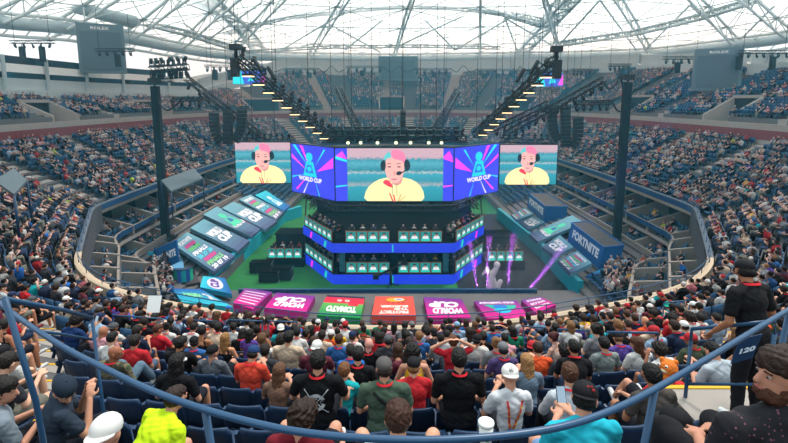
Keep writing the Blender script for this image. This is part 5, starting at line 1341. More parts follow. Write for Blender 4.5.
def hero(px, py, key, shirt, label=None, krange=(0, 16), turn=0, **kw):
    P = TPL[key]['P']; sc = kw.pop('scale', 1.0); best = None
    for k in range(*krange):
        for dy in (-.3, -.15, 0, .15, .3):
            p, rz_ = row_point(k, px, dy); a = rz_+math.radians(turn)
            for zz in (-.05, 0, .05):
                h = Vector((p.x, p.y, rowz(k)+zz)) + Matrix.Rotation(a, 3, 'Z') @ (P.head*sc)
                q = proj(h)
                if q is None: continue
                dxp = (px-q[0])*h.y/FPX; p2 = Vector((p.x+dxp, p.y)); e = abs(q[1]-py)+abs(dy)*4+abs(zz)*10
                if best is None or e < best[0]: best = (e, k, p2, a, rowz(k)+zz)
    e, k, p, a, z = best
    if not kw.pop('force', False) and any(math.hypot(p.x-t[0], p.y-t[1]) < .34 for t in TAKEN): return None
    TAKEN.append((p.x, p.y, k, px, shirt, kw.get('hat') or kw.get('hairs', 'short'), kw.get('hatcol'), kw.get('hcol', '#15100e')))
    o = person(key, (p.x, p.y, z), a, CN.get(shirt, shirt), label=label, scale=sc, **kw); TAKEN[-1] += (o, label is None)
    return o
K = '#120f0e'; BR = '#3d2618'; LB = '#7a5535'; RD = '#c8202c'
H = hero
# the people who read clearly, front of the picture first
h_camo = H(115, 353, 'camo', '#5b5745', 'bald man in a camouflage jacket and jeans just beyond the curved railing', hairs='none', skin='#9a5f45', trous='#5d7486', strap=RD)
h_polo = H(76, 321, 'polo', '#14305c', 'person in a dark blue polo with curly black hair holding up a phone', hairs='curly', hcol=K, skin='#b07a5c')
h_cap = H(63, 392, 'capman', '#2b3644', 'person in a slate T-shirt and backwards navy cap resting face on hands', hairs='short', hcol=K, hat='backcap', hatcol='#1d2938', krange=(13, 16), turn=-45)
h_wcap = H(106, 436, 'lap', 'black', 'person in a white and black cap at the bottom edge beside the slate T-shirt', krange=(13, 17), hairs='none', hat='backcap', hatcol='#d8d4cf')
h_gt = H(2, 392, 'greytee', '#77818a', 'person in a grey T-shirt leaning forward with a red and yellow wristband', krange=(12, 16), turn=-30)
h_lf = H(4, 326, 'tank', '#1a1a1e', 'person in a black vest at the left edge behind the railing post', krange=(8, 14), skin='#a86e52')
h_sc = H(318, 362, 'sc', '#101114', 'broad man in a black T-shirt with crossed white lines and lettering on the back', strap=RD, krange=(12, 15), hcol=K)
h_mar = H(303, 418, 'lapR', '#6a1420', 'person in a maroon shirt with tousled brown hair close to the bottom edge', krange=(13, 16), hcol='#2a1a12', hairs='curly', fine=True)
h_teal = H(344, 371, 'child', 'teal', 'child in a teal shirt with light brown hair beside the black T-shirt', krange=(11, 14), hcol='#6b4326', scale=.92)
h_str = H(384, 368, 'strapback', '#47594a', 'man in a green T-shirt and grey cap with a black strap across his back', strap=RD, hat='cap', hatcol='#565250', krange=(12, 15), hcol='#2c1d16')
h_kn = H(398, 419, 'knees_up', '#d0d0d0', 'brown-haired person with bare knees and black shorts at the bottom centre', krange=(13, 16), hcol='#3a2014', trous='#0e0e12', skin='#c99478', fine=True)
h_blk = H(459, 361, 'blackback', '#0d0e12', 'broad man in a plain black T-shirt with a red lanyard', strap=RD, krange=(12, 15), hcol=K)
h_boy = H(485, 375, 'child', 'white', 'child with brown hair in a white shirt beside the white cap', krange=(12, 14), hcol='#3a2418', strap=RD, scale=.95)
h_wc = H(510, 376, 'capgirl', '#c9c9cc', 'person in a white cap and white T-shirt with a long red and yellow lanyard', krange=(12, 15), hat='backcap', hatcol='#e2ddd8', hairs='none')
h_bl = H(527, 363, 'child', '#6a7c8c', 'blonde child in a patterned grey blue shirt', krange=(11, 14), hcol='#9a6f45', hairs='long', scale=.92, fine=True)
h_wh = H(570, 373, 'long', '#b9bdc4', 'brown-haired person in a pale grey hoodie leaning forward', krange=(12, 15), hcol='#4a2c1a', strap=RD, fine=True)
h_cy = H(585, 399, 'cyan', '#1fa9bd', 'person in a cyan shirt and a black backwards cap with a red badge', krange=(13, 16), hat='backcap', hatcol='#121216', hcol=K, trous='#6f8fb5')
h_gt2 = H(652, 378, 'lap', '#4b4440', 'black-haired person in a brown-grey T-shirt under the right end of the curved railing', krange=(11, 15), hcol=K, skin='#a36e50', fine=True)
h_or = H(668, 372, 'lapR', '#c62a2c', 'person in a red shirt wearing an orange knitted animal hat with round eyes', krange=(10, 13), hat=None, hairs='none')
h_as = H(713, 350, 'phone', '#a9b2ba', 'man with a black fade haircut in a white and navy jersey', krange=(9, 13), hcol=K, hairs='crop', turn=10)
h_wt = H(637, 344, 'grown', '#cfcbc6', 'brown-haired woman in a white T-shirt holding up a phone', krange=(9, 13), hcol='#4c2c1c', hairs='long', fine=True)
h_gr = H(604, 345, 'lap', '#7d8582', 'man in a grey T-shirt with black hair and a red lanyard', krange=(9, 13), strap=RD, hcol=K)
h_bk = H(676, 428, 'lap', '#15151a', 'person in a dark cap at the bottom edge beside the bearded man', krange=(13, 17), hat='cap', hatcol='#121216', hairs='none')
h_yl = H(172, 398, 'bent', '#c4e21a', 'person bent forward in a bright yellow shirt and blue shorts', krange=(13, 15), force=True, trous='#1c3f9a', hairs='crop', hcol='#2a1a14', turn=-25)
h_cap2 = H(503, 349, 'lap', '#4c3d68', 'man in a purple shirt and grey cap', krange=(9, 13), hat='cap', hatcol='#6a6c70', strap=RD)
h_mrn = H(398, 350, 'lap', '#5c3038', 'long-haired person in a maroon shirt behind the grey cap', krange=(8, 12), hcol=BR, hairs='long')
h_yw = H(413, 352, 'tank', '#d9a11c', 'curly-haired person in a yellow top beside the maroon shirt', krange=(8, 12), hcol=K, hairs='curly')
h_bp = H(369, 344, 'cross', '#121216', 'bald man in a black shirt with a red lanyard', krange=(8, 12), hairs='none', skin='#d09080', strap=RD)
h_bb = H(358, 355, 'lap', '#16161a', 'person with black hair and a shiny black jacket behind the bald man', krange=(9, 12), hcol=K, strap=RD)
h_red = H(453, 342, 'both', '#b5202c', 'brown-haired person in a red jacket, arms raised slightly', krange=(8, 12), hcol='#5a3522', strap=RD)
h_or2 = H(538, 350, 'phone', '#e0562c', 'child in an orange T-shirt looking down at a phone', krange=(8, 12), hcol='#2a1812', scale=.95)
h_bun = H(553, 338, 'tank', '#d3b4a8', 'woman with maroon hair in a bun and a pale sleeveless top', krange=(7, 11), hcol='#451a1e', hairs='bun', skin='#d3a18c', turn=30)
h_rg = H(213, 352, 'raglan', '#5b5f66', 'person in a black cap and grey raglan shirt leaning back', krange=(9, 13), hat='backcap', hatcol='#131317', hairs='none')
h_vis = H(177, 362, 'lap', '#101014', 'person with long black hair and a white cap in a black top', krange=(10, 13), hcol=K, hairs='long', hat='visor', hatcol='#dcdcdc')
h_rs = H(158, 330, 'lapR', '#c02634', 'balding man in a bright red T-shirt', krange=(6, 11), hairs='crop', hcol='#4a2c20', skin='#a86a50')
h_bt = H(181, 344, 'cross', '#121216', 'black-haired man in a black T-shirt with crossed arms beside the red T-shirt', krange=(8, 12), hcol=K, skin='#a8704f')
h_tk = H(202, 331, 'tank', '#131318', 'man in a black sleeveless top beside the aisle rail', krange=(6, 11), hcol=K, skin='#a8704f')
h_w1 = H(225, 339, 'tank', '#131318', 'woman with long light brown hair in a black crossed-back top', krange=(7, 11), hcol='#8a6238', hairs='long', skin='#c78a68', fine=True)
h_w2 = H(239, 334, 'tank', '#c06a66', 'woman with long brown hair in a coral top', krange=(7, 11), hcol='#4c2d20', hairs='long', skin='#c78a68')
h_bc = H(253, 353, 'phone', '#c4402e', 'person in a blue cap and orange-red shirt', krange=(9, 12), hat='cap', hatcol='#1f3a66', strap=RD)
h_bg = H(289, 338, 'wideback' if 'wideback' in TPL else 'cross', '#c6ad94', 'large man in a beige T-shirt with short black hair', krange=(8, 12), hcol=K, scale=1.08)
h_gl = H(279, 372, 'child', '#7a5a4a', 'child with light brown hair leaning in front of the beige T-shirt', krange=(10, 13), hcol='#5c3c28', hairs='long', scale=.9)
h_pg = H(250, 334, 'child', '#5a3f8c', 'child in a purple top looking right', krange=(7, 11), hcol=K, hairs='long', scale=.9)
h_gc = H(264, 335, 'child', '#8f9196', 'child in a grey top with reddish brown hair', krange=(7, 11), hcol='#4a2020', scale=.88)
h_cr = H(284, 321, 'head', '#16284a', 'man in a navy shirt with white lettering and the number 1', krange=(3, 8), hairs='crop', skin='#8a5a42')
h_gb = H(455, 300, 'lap', '#ffffff', None) if False else None
# row by row, from left to right as seen
MID = [(128, 308, 'longL', 'bright blue'), (97, 300, 'lap', 'grey'), (143, 306, 'lapR', 'teal'), (184, 311, 'cross', 'white'), (166, 312, 'phone', 'blue'), (201, 314, 'lap', 'navy'), (216, 315, 'lapR', 'red'), (228, 309, 'lap', 'red'),
 (246, 313, 'lap', 'white'), (258, 314, 'lap', 'black'), (268, 318, 'lap', 'navy'), (295, 323, 'lap', 'bright blue'), (303.6, 323, 'cross', 'olive'), (311, 330, 'cross', 'charcoal'), (318, 323, 'lap', 'red'), (327, 320, 'lap', 'white'), (335, 325, 'phone', 'white'), (343, 322, 'lap', 'navy'),
 (362, 324, 'lap', 'green'), (380, 323, 'lap', 'green'), (394, 327, 'lap', 'pink'), (412, 325, 'lapL', 'charcoal'), (427, 326, 'lap', 'rose'), (443, 327, 'child', 'purple'), (457, 326, 'lap', 'pale blue'), (466, 322, 'lap', 'blue'), (484, 323, 'lap', 'grey'), (497, 327, 'both', 'light grey'),
 (522, 320, 'lap', 'white'), (531, 325, 'child', 'navy'), (540, 319, 'lap', 'pale blue'), (548, 324, 'lapR', 'black'), (560, 322, 'lap', 'navy'), (575, 324, 'lap', 'purple'), (583, 318, 'lap', 'yellow'), (598, 328, 'lapL', 'teal'), (603, 316, 'head', 'teal'), (592, 312, 'lap', 'black'),
 (339, 341, 'lap', 'blue'), (352.5, 336, 'child', 'white'), (375, 334, 'lapR', 'red'), (388, 341, 'lap', 'charcoal'), (419, 336, 'lap', 'blue'), (434, 333, 'child', 'charcoal'), (447, 335, 'phone', 'white'), (469, 332, 'lap', 'white'), (483, 336, 'cross', 'black'), (496, 343, 'lap', 'grey'), (512, 332, 'lapL', 'green'), (478, 321, 'lap', 'navy'),
 (300, 337, 'face', 'rose'), (317, 348, 'cross', 'maroon'), (322, 336, 'lap', 'beige'), (565, 352, 'lap', 'charcoal'), (520, 344, 'lap', 'grey'), (545, 348, 'lapL', 'navy'), (618, 338, 'phone', 'purple'), (628, 325, 'lap', 'red'), (645, 322, 'lap', 'orange'), (684, 326, 'lap', 'white'), (691, 339, 'lapL', 'olive'),
 (672, 318, 'lap', 'red'), (655, 312, 'lap', 'red'), (700, 318, 'lapR', 'white'), (716, 318, 'lap', 'pale blue'), (760, 318, 'cross', 'orange'), (749, 322, 'lap', 'white'), (775, 346, 'lapR', 'purple'), (782, 322, 'lap', 'navy'), (736, 332, 'cross', 'black'), (668, 305, 'lap', 'teal'), (693, 306, 'lap', 'white'),
 (32, 300, 'cross', 'black'), (66, 300, 'lap', 'white'), (84, 302, 'lapL', 'black'), (98, 318, 'lap', 'navy'), (12, 296, 'lap', 'black'), (26, 288, 'lap', 'red')]
HATS = {303.6: ('cap', '#18181c'), 318: ('cap', '#d8d4ce'), 343: ('cap', '#d8d4ce'), 228: ('cap', '#2a5fa8'), 457: ('cap', '#7fa0bd'), 412: ('cap', '#70706e'), 497: ('backcap', '#1c2a4c'), 684: ('cap', '#dedad6'), 693: ('cap', '#dedad6'), 668: ('bucket', '#1fb09a'), 66: ('cap', '#d8d4ce')}
R2 = random.Random(11)
def style():
    h = R2.choices(['short', 'crop', 'curly', 'long', 'ponytail', 'bun', 'none', 'hat'], [40, 14, 8, 14, 5, 2, 3, 17])[0]
    hc = R2.choices(HAIRC, [30, 22, 18, 12, 20, 6, 5])[0]; hat = hatc = None
    if h == 'hat': hat = R2.choice(['cap', 'cap', 'backcap']); hatc = R2.choice(['#15151a', '#d8d4ce', '#1c2a4c', '#4c4e52', '#a8242c', '#15151a']); h = 'short'
    return dict(hairs=h, hcol=hc, hat=hat, hatcol=hatc or '#15151a', skin=R2.choices(SKINS, [25, 20, 18, 10, 5, 18, 12])[0], strap=RD if R2.random() < .5 else None, trous=R2.choice(['#1a1d26', '#23324c', '#2f3f5c', '#6c6a60', '#15151a', '#4b5a70', '#8a8070']), shoes=R2.choice(['#c9c9c9', '#1a1a1e', '#7a2a2a']))
for (px, py, key, sh) in MID:
    st = style()
    if px in HATS: st['hat'], st['hatcol'] = HATS[px]
    H(px, py, key, sh, None, krange=(0, 13), **st)
CORR = [(20, 60, 1, 12), (722, 752, 1, 12)]
def in_corr(p, k):
    q = proj((p.x, p.y, rowz(k)+.6)); return q and p.y < 14.6 and abs(p.x) < 13 and any(a-10 < q[0] < b+10 and k0 <= k <= k1 for a, b, k0, k1 in CORR)
KEEP = [(h_camo, 115, 353), (h_polo, 76, 321), (h_cap, 63, 392), (h_sc, 318, 362), (h_str, 384, 368), (h_blk, 459, 361), (h_wc, 510, 376), (h_bun, 553, 338), (h_wt, 637, 344), (h_rs, 158, 330), (h_vis, 177, 362), (h_bg, 289, 338), (h_or, 668, 372), (h_as, 713, 350), (h_w1, 225, 339), (h_wh, 570, 373), (h_gr, 604, 345), (h_bl, 527, 363), (h_boy, 485, 375), (h_teal, 344, 371), (h_rg, 213, 352)]
def free(p, k): return all(not (abs(t[2]-k) <= 1 and math.hypot(p.x-t[0], p.y-t[1]) < (.46 if t[2] == k else .50)) for t in TAKEN)
NP = sum(1 for o in PEOPLE)
KEYS = ['lap', 'lapR', 'lapL', 'knees', 'phone', 'head', 'cross', 'face', 'both', 'tank', 'long', 'longL', 'child']
KW = [24, 10, 14, 14, 12, 1, 11, 7, 0, 6, 7, 7, 6]
SHC = ['black', 'navy', 'charcoal', 'white', 'grey', 'red', 'blue', 'teal', 'green', 'olive', 'pink', 'beige', 'maroon', 'purple', 'yellow', 'orange', 'pale blue', 'bright blue', 'rose', 'lime', 'light grey']
SHW = [32, 17, 11, 18, 8, 7, 3, 1.5, 1, 2, 2, 4, 3, 1, 1, 1.5, 4, 1.5, 2, .6, 5]
stuff_people = []; EMPTY_SEAT = []
vacant = {(13, 'c')}
for s_ in near_seats:
    d, k, i, p, z, rz_, q = s_
    qq = proj((p.x, p.y, z+1.2)); 
    if d < 8 and (k >= 13 or p.y < 3.2): continue            # those rows hold only the people placed above
    if any(h_ and d < math.hypot(h_.location.x, h_.location.y)-.3 and abs(qq[0]-hx) < 95/d+10 and hy-105/d-4 < qq[1] < hy+175/d for h_, hx, hy in KEEP): continue
    if any(h_ and abs(qq[0]-hx) < 70/math.hypot(h_.location.x, h_.location.y)+7 and abs(qq[1]-hy) < 75/math.hypot(h_.location.x, h_.location.y)+3 for h_, hx, hy in KEEP if hy > 340): continue
    if not free(p, k) or in_corr(p, k): continue
    hole = (k in (12,) and (205 < qq[0] < 300 or 400 < qq[0] < 445)) or (k in (11,) and 215 < qq[0] < 262) or (k in (10, 9, 8) and 405 < qq[0] < 445 and R2.random() < .5)
    if hole or R2.random() < .10: EMPTY_SEAT.append(s_); continue
    sh = R2.choices(SHC, SHW)[0]
    if len(PEOPLE) < 299:
        st = style(); key = R2.choices(KEYS, KW)[0]; a = rz_+R2.uniform(-.2, .2)
        TAKEN.append((p.x, p.y, k, qq[0], sh, st['hat'] or st['hairs'], st['hatcol'], st['hcol']))
        o = person(key, (p.x, p.y, z), a, CN[sh], label=None, scale=R2.uniform(.93, 1.04), **st); TAKEN[-1] += (o, True)
    else: stuff_people.append((p.x, p.y, z, rz_, sh))
# labels for the people who have none yet
LM = [(52, 'by the left stairs'), (115, 'below the curved left suites'), (165, 'below the dark blue sign'), (235, 'below the bright blue tarpaulin'), (262, 'below the striped pink tarpaulin'), (316, 'below the pink lettered tarpaulin'), (366, 'below the green tarpaulin'), (419, 'below the orange-red tarpaulin'),
      (472, 'below the purple tarpaulin'), (529, 'below the trophy tarpaulin'), (560, 'below the small magenta tarpaulin'), (612, 'below the teal barrier end'), (665, 'below the blue block'), (900, 'near the right edge')]
def hairword(h, hc, hat): 
    if h in ('cap', 'backcap', 'bucket', 'visor'):
        v = pcol(hat or '#15151a'); return ('white ' if min(v) > .4 else 'red ' if v[0] > .3 and v[1] < .1 else 'blue ' if v[2] > .12 and v[0] < .1 else 'dark ')+{'cap': 'cap', 'backcap': 'backwards cap', 'bucket': 'bucket hat', 'visor': 'visor'}[h]
    w = {'#15100e': 'black', '#1c1512': 'black', '#0f0d0d': 'black', '#2a1c15': 'dark brown', '#3a2417': 'brown', '#5a3b24': 'brown', '#7a5535': 'light brown', K: 'black', BR: 'brown'}.get(hc, 'brown')
    return {'none': 'bald head', 'crop': 'cropped %s hair', 'short': 'short %s hair', 'long': 'long %s hair', 'ponytail': '%s ponytail', 'bun': '%s bun', 'curly': 'curly %s hair'}[h].replace('%s', w)
byrow = {}
for t in TAKEN: byrow.setdefault(t[2], []).append(t)
SEEN = {}
for k, row in byrow.items():
    row.sort(key=lambda t: t[3])
    for n_, t in enumerate(row):
        if not t[-1]: continue
        nb = row[n_+1] if n_+1 < len(row) else row[n_-1]; col = nb[4] if nb[4] in CN else 'plain'
        lm = next(w for x, w in LM if t[3] < x); rw = ORDN[min(k, 15)].replace(' against the parapet', '')
        lab = '%s shirt, %s, %s %s' % (t[4], hairword(t[5], t[7], t[6]), rw, lm)
        if lab in SEEN: lab = '%s shirt, %s, %s %s, beside %s shirt' % (t[4], hairword(t[5], t[7], t[6]), rw, lm, col)
        if lab in SEEN and nb[5]: lab += ' and %s' % hairword(nb[5], nb[7], nb[6]).split()[-1]
        if len(lab.split()) > 14: lab = lab.replace(' backwards cap', ' cap').replace('lettered pink', 'pink').replace('small ', '')
        if len(('person in '+lab).split()) > 16: lab = lab.replace(' hair', '')
        if len(('person in '+lab).split()) > 16: lab = ' '.join(lab.split()[:14])
        SEEN[lab] = 1; t[8]['label'] = 'person in '+lab; t[8]['group'] = 'spectators in the near seats'
for o in PEOPLE:
    if 'group' not in o: o['group'] = 'spectators in the near seats'
# seats under and behind them: every seat near enough to see
seat0 = seat_parts(); seats = []
def put_seat(p, z, rz_, label):
    o = seat0 if not seats else copy_tree(seat0)
    o.location = (p.x, p.y, z); o.rotation_euler[2] = rz_; tag(o, label, 'seat', 'navy stadium seats'); seats.append(o)
stuff_seats = []; cnt = {}
for s_ in near_seats:
    d, k, i, p, z, rz_, q = s_
    if proj((p.x, p.y, z+.8)) is None or in_corr(p, k): continue
    if len(seats) < 230 and k <= 15:
        qq = proj((p.x, p.y, z+.8)); lm = next(w for x, w in LM if qq[0] < x)
        vac = any(e[3] is p for e in EMPTY_SEAT) or k in (13, 14)
        put_seat(p, z, rz_, 'navy plastic seat, %s, %s' % (ORDN[k], lm))
    else: stuff_seats.append((p.x, p.y, z, rz_))
sl = {}
for o in seats: sl.setdefault(o['label'], []).append(o)
POS = ['leftmost', 'second from left', 'third from left', 'fourth from left', 'fifth from left', 'sixth from left', 'seventh from left', 'eighth from left', 'ninth from left', 'tenth from left', 'eleventh from left', 'twelfth from left']
for lab, L in sl.items():
    L.sort(key=lambda o: o.location.x)
    if len(L) > 1:
        for n_, o in enumerate(L): o['label'] = lab.replace('navy plastic seat', 'navy seat')+', %s' % ('rightmost' if n_ == len(L)-1 else POS[min(n_, 11)])
# ---------------------------------------------------------------- far crowd and far seats, past counting
def slots(build):
    mb = MB(); sl_ = [bpy.data.materials.new('slot') for _ in range(4)]; build(mb, sl_)
    idx = [sl_.index(mb.mats[m]) for m in mb.m]
    for m in sl_: bpy.data.materials.remove(m)
    return np.array(mb.v, 'f'), mb.f, idx
def low_person(mb, S_, pose=0, fine=False):
    sk, ha_, sh, tr_ = S_; n = 8 if fine else 6
    mb.ell((0, .03, 1.21), (.08, .095, .115), sk, n, 5); mb.ell((0, .005, 1.25), (.09, .10, .095), ha_, n, 4)
    mb.tube([(0, 0, .50), (0, -.02, .75), (0, -.02, .98), (0, -.01, 1.07)], [.17, .17, .20, .07], sh, n)
    for sx in (-1, 1):
        e = Vector((sx*.25, .05, .72)); hnd = Vector((sx*.1, .3, .66))
        if pose == 1 and sx > 0: e = Vector((.36, .05, 1.0)); hnd = Vector((.16, .03, 1.25))
        if pose == 2: e = Vector((sx*.24, .14, .75)); hnd = Vector((sx*.06, .34, .9))
        mb.tube([(sx*.19, 0, 1.0), e], [.06, .05], sh, 4); mb.tube([e, hnd], [.04, .035], sk, 4)
        mb.tube([(sx*.09, 0, .52), (sx*.14, .42, .56), (sx*.14, .46, .1)], [.09, .07, .05], tr_, 4)
LOW = [slots(lambda mb, s: low_person(mb, s, k, True)) for k in (0, 1, 2)]
def tiny(mb, S_):
    sk, ha_, sh, tr_ = S_
    mb.ell((0, .03, 1.2), (.085, .095, .12), sk, 5, 3); mb.ell((0, .0, 1.26), (.09, .095, .08), ha_, 5, 2)
    mb.tube([(0, 0, .5), (0, 0, .96), (0, 0, 1.06)], [.18, .22, .08], sh, 5); mb.tube([(0, .0, .55), (0, .42, .58), (0, .45, .1)], [.15, .14, .1], tr_, 4, cap=False)
    mb.tube([(.2, .02, .95), (.1, .3, .75)], [.05, .05], sk, 4, cap=False); mb.tube([(-.2, .02, .95), (-.1, .3, .7)], [.05, .05], sk, 4, cap=False)
TINY = slots(tiny)
def bulk(name, m, tmpl, inst, cols=None):
    """one mesh with a copy of tmpl per instance (x, y, z, rz, scale); cols: n x slots x 3"""
    v, f, idx = tmpl; n = len(inst); A = np.array([q[:5] for q in inst], 'f'); c, s_ = np.cos(A[:, 3]), np.sin(A[:, 3]); nv = len(v)
    X = (v[None, :, 0]*c[:, None]-v[None, :, 1]*s_[:, None])*A[:, 4:5]+A[:, 0:1]; Y_ = (v[None, :, 0]*s_[:, None]+v[None, :, 1]*c[:, None])*A[:, 4:5]+A[:, 1:2]; Z = v[None, :, 2]*A[:, 4:5]+A[:, 2:3]
    co = np.stack([X, Y_, Z], -1).reshape(-1, 3); lt = np.array([len(q) for q in f], 'i'); li = np.concatenate([np.array(q, 'i') for q in f])
    LI = (li[None, :]+(np.arange(n, dtype='i')*nv)[:, None]).ravel(); LT = np.tile(lt, n); LS = np.concatenate([[0], np.cumsum(LT)[:-1]]).astype('i')
    return co, LI, LT, LS, (np.repeat(np.array(idx), lt), cols)
def bulk_build(name, m, chunks, with_col=True):
    me = bpy.data.meshes.new(name); vo = 0; lo = 0; CO, LI, LT, LS, CC = [], [], [], [], []
    for co, li, lt, ls, (slot, cols) in chunks:
        CO.append(co); LI.append(li+vo); LT.append(lt); LS.append(ls+lo); vo += len(co); lo += len(li)
        if with_col: cc = np.ones((cols.shape[0], len(slot), 4), 'f'); cc[:, :, :3] = cols[:, slot, :]; CC.append(cc.reshape(-1, 4))
    CO, LI, LT, LS = map(np.concatenate, (CO, LI, LT, LS))
    me.vertices.add(len(CO)); me.vertices.foreach_set('co', CO.ravel()); me.loops.add(len(LI)); me.loops.foreach_set('vertex_index', LI)
    me.polygons.add(len(LT)); me.polygons.foreach_set('loop_start', LS); me.polygons.foreach_set('loop_total', LT); me.update(calc_edges=True)
    if with_col: at = me.color_attributes.new('Col', 'FLOAT_COLOR', 'CORNER'); at.data.foreach_set('color', np.concatenate(CC).ravel())
    me.materials.append(m); o = bpy.data.objects.new(name, me); C.objects.link(o); return o
M_CROWD = attr_mat('crowd colours')
SKA = np.array([hexc(c) for c in ('#bf9a8c', '#a87e6e', '#cba394', '#7a5548', '#b08a7c')], 'f'); HAA = np.array([hexc(c) for c in HAIRC+['#15151a', '#c8c4be', '#a8242c', '#1c2a4c']], 'f'); SHA = np.array([hexc(CN[c]) for c in SHC], 'f'); TRA = np.array([hexc(c) for c in ('#1a1d26', '#23324c', '#2f3f5c', '#6c6a60', '#15151a')], 'f')
SHP = np.array(SHW, 'f'); SHP /= SHP.sum()
def colours(n, shirts=None):
    c = np.zeros((n, 4, 3), 'f'); c[:, 0] = SKA[rng.integers(0, len(SKA), n)]; c[:, 1] = HAA[rng.choice(len(HAA), n, p=np.array([16, 14, 12, 8, 14, 4, 3, 12, 9, 4, 4])/100)]
    c[:, 2] = SHA[rng.choice(len(SHA), n, p=SHP)]*rng.uniform(.45, .9, (n, 1)); c[:, 3] = TRA[rng.integers(0, 5, n)]; return c
far = []; farseat = list(stuff_seats)
def vis(x, y, z): 
    q = proj((x, y, z)); return q is not None and -12 < q[0] < 800 and -5 < q[1] < 450
for k in range(12):
    for i, p, rz_ in walk(T0+ROWT*k, side_i, .52):
        z = rowz(k)
        if not vis(p.x, p.y, z+1) or p.y < 9: continue
        farseat.append((p.x, p.y, z, rz_))
        # thinner in patches
        dens = .84 if p.y < 40 else .68; dens -= .25*(math.sin(i*.37+k*.5)*math.sin(k*.9+i*.13) > .55)
        if rng.random() < dens: far.append((p.x, p.y, z, rz_+rng.normal(0, .25), rng.uniform(.86, 1.0)))
nseat = len(farseat)
for (x, y, z, rz_, sh) in stuff_people: far.append((x, y, z, rz_+rng.normal(0, .25), rng.uniform(.93, 1.06)))
for k in range(16, 24):
    for i, p, rz_ in walk(T0+ROWT*k, NEARI, .52):
        if p.y > 2.5 and vis(p.x, p.y, rowz(k)+1): farseat.append((p.x, p.y, rowz(k), rz_)); far.append((p.x, p.y, rowz(k), rz_, 1.0))
for k in range(24):
    for i, p, rz_ in walk(PW+PT*(k+.5), side_i, .55):
        if k >= prom(i) or PAISLE[i] or (VOM[i] and k < 4): continue
        z = PZ0+prise(i)*k
        if not vis(p.x, p.y, z+1): continue
        farseat.append((p.x, p.y, z, rz_))
        base = .62 if p.y > 75 else (.44 if p.x < 0 else .30); base *= (1.15-.035*k) if p.y < 75 else 1.0
        if rng.random() < base*(.6+.8*(math.sin(i*.31)*math.sin(k*.6+i*.2) > -.2)): far.append((p.x, p.y, z, rz_+rng.normal(0, .3), rng.uniform(.86, 1.0)))
# suites
for i in sui:
    for Fx, z0, bk in ((F2, 4.25, 5), (F3, 2.3, 2.6)):
        for r in range(2):
            a = Fx(i).lerp(off(i, bk), r*.18+.12); rz_ = math.atan2(-N0[i].y, -N0[i].x)-PI/2; z = z0+.3*r
            if i % 4 == 0 or abs(L0[i].x) < 7: continue
            for e in (-.25, .25):
                p = a+Vector((-N0[i].y, N0[i].x))*e; farseat.append((p.x, p.y, z, rz_))
                if rng.random() < (.28 if (i//4) % 3 else .5) * (1.0 if Fx is F2 else .35): far.append((p.x, p.y, z, rz_+rng.normal(0, .3), 1.0))
# lower bowl seats at the corners
for sgn in (-1, 1):
    for k in range(8):
        x = (22.0-.81*(k+.4))*sgn; z = 2.9-.25*k
        for y in np.arange(26.5, 83, .55):
            if (38 < y < 61 if sgn < 0 else 35.5 < y < 62): continue
            if sgn < 0 and y < 40: continue
            if int(y/6) % 2 and abs(y/6-int(y/6)) < .12: continue
            farseat.append((x, y, z, PI/2 if sgn > 0 else -PI/2))
            if sgn > 0 and y < 36 and rng.random() < .3 and k < 5: far.append((x, y, z, PI/2, 1.0))
for k in range(14):
    for x in np.arange(-18, 18.1, .55):
        if abs(x) % 6 < .8: continue
        farseat.append((x, 72.5+1.1*k, .6+.28*k, PI))
# crew and guests on the paths at both corners, players at their desks
for (x0, y0, x1, y1, n_, z) in ((146, 276, 172, 300, 46, 2.0), (150, 262, 168, 280, 22, 2.2), (606, 268, 640, 302, 34, 2.1), (166, 256, 196, 266, 8, 1.6)):
    for _ in range(n_):
        p = at_z(rng.uniform(x0, x1), rng.uniform(y0, y1), z); far.append((p.x, p.y, z-.1, rng.uniform(-1, 1)+PI/2, 1.05))
for o, rr in DESKS:
    p = o.location + Matrix.Rotation(rr, 3, 'Z') @ Vector((0, 1.0, 0)); far.append((p.x, p.y, p.z+.03, rr+PI, 1.0))
dist = np.array([math.hypot(q[0], q[1]) for q in far]); order = np.argsort(dist); far = [far[i] for i in order]; dist = dist[order]
ncl = int((dist < 34).sum()); ch = []
for t in range(3):
    sub = far[:ncl][t::3]
    if sub: ch.append(bulk('c', None, LOW[t if rng.random() < 2 else 0], sub, colours(len(sub))))
sub = far[ncl:]; ch.append(bulk('c', None, TINY, sub, colours(len(sub))))
o = bulk_build('crowd', M_CROWD, ch); tag(o, 'packed spectators filling the far tiers, the suites and the floor edges', 'crowd', kind='stuff')
def low_seat(mb, S_):
    s_ = S_[0]; mb.box((0, .02, .42), (.46, .40, .05), s_); mb.box((0, -.22, .66), (.46, .05, .42), s_); mb.box((0, -.1, .2), (.06, .06, .4), s_)
SEATL = slots(low_seat)
ch = [bulk('s', None, SEATL, [(*q, 1.0) for q in farseat], None)]
o = bulk_build('seat_rows', mat('far seat plastic', '#1a4769', .5), ch, False); tag(o, 'navy plastic seats of the far tiers beyond the near block', 'seats', kind='stuff')  # same navy seats as the near ones; bluish haze is put into their colour
print('PEOPLE', len(PEOPLE), 'SEATS', len(seats), 'FAR', len(far), 'FARSEAT', len(farseat))
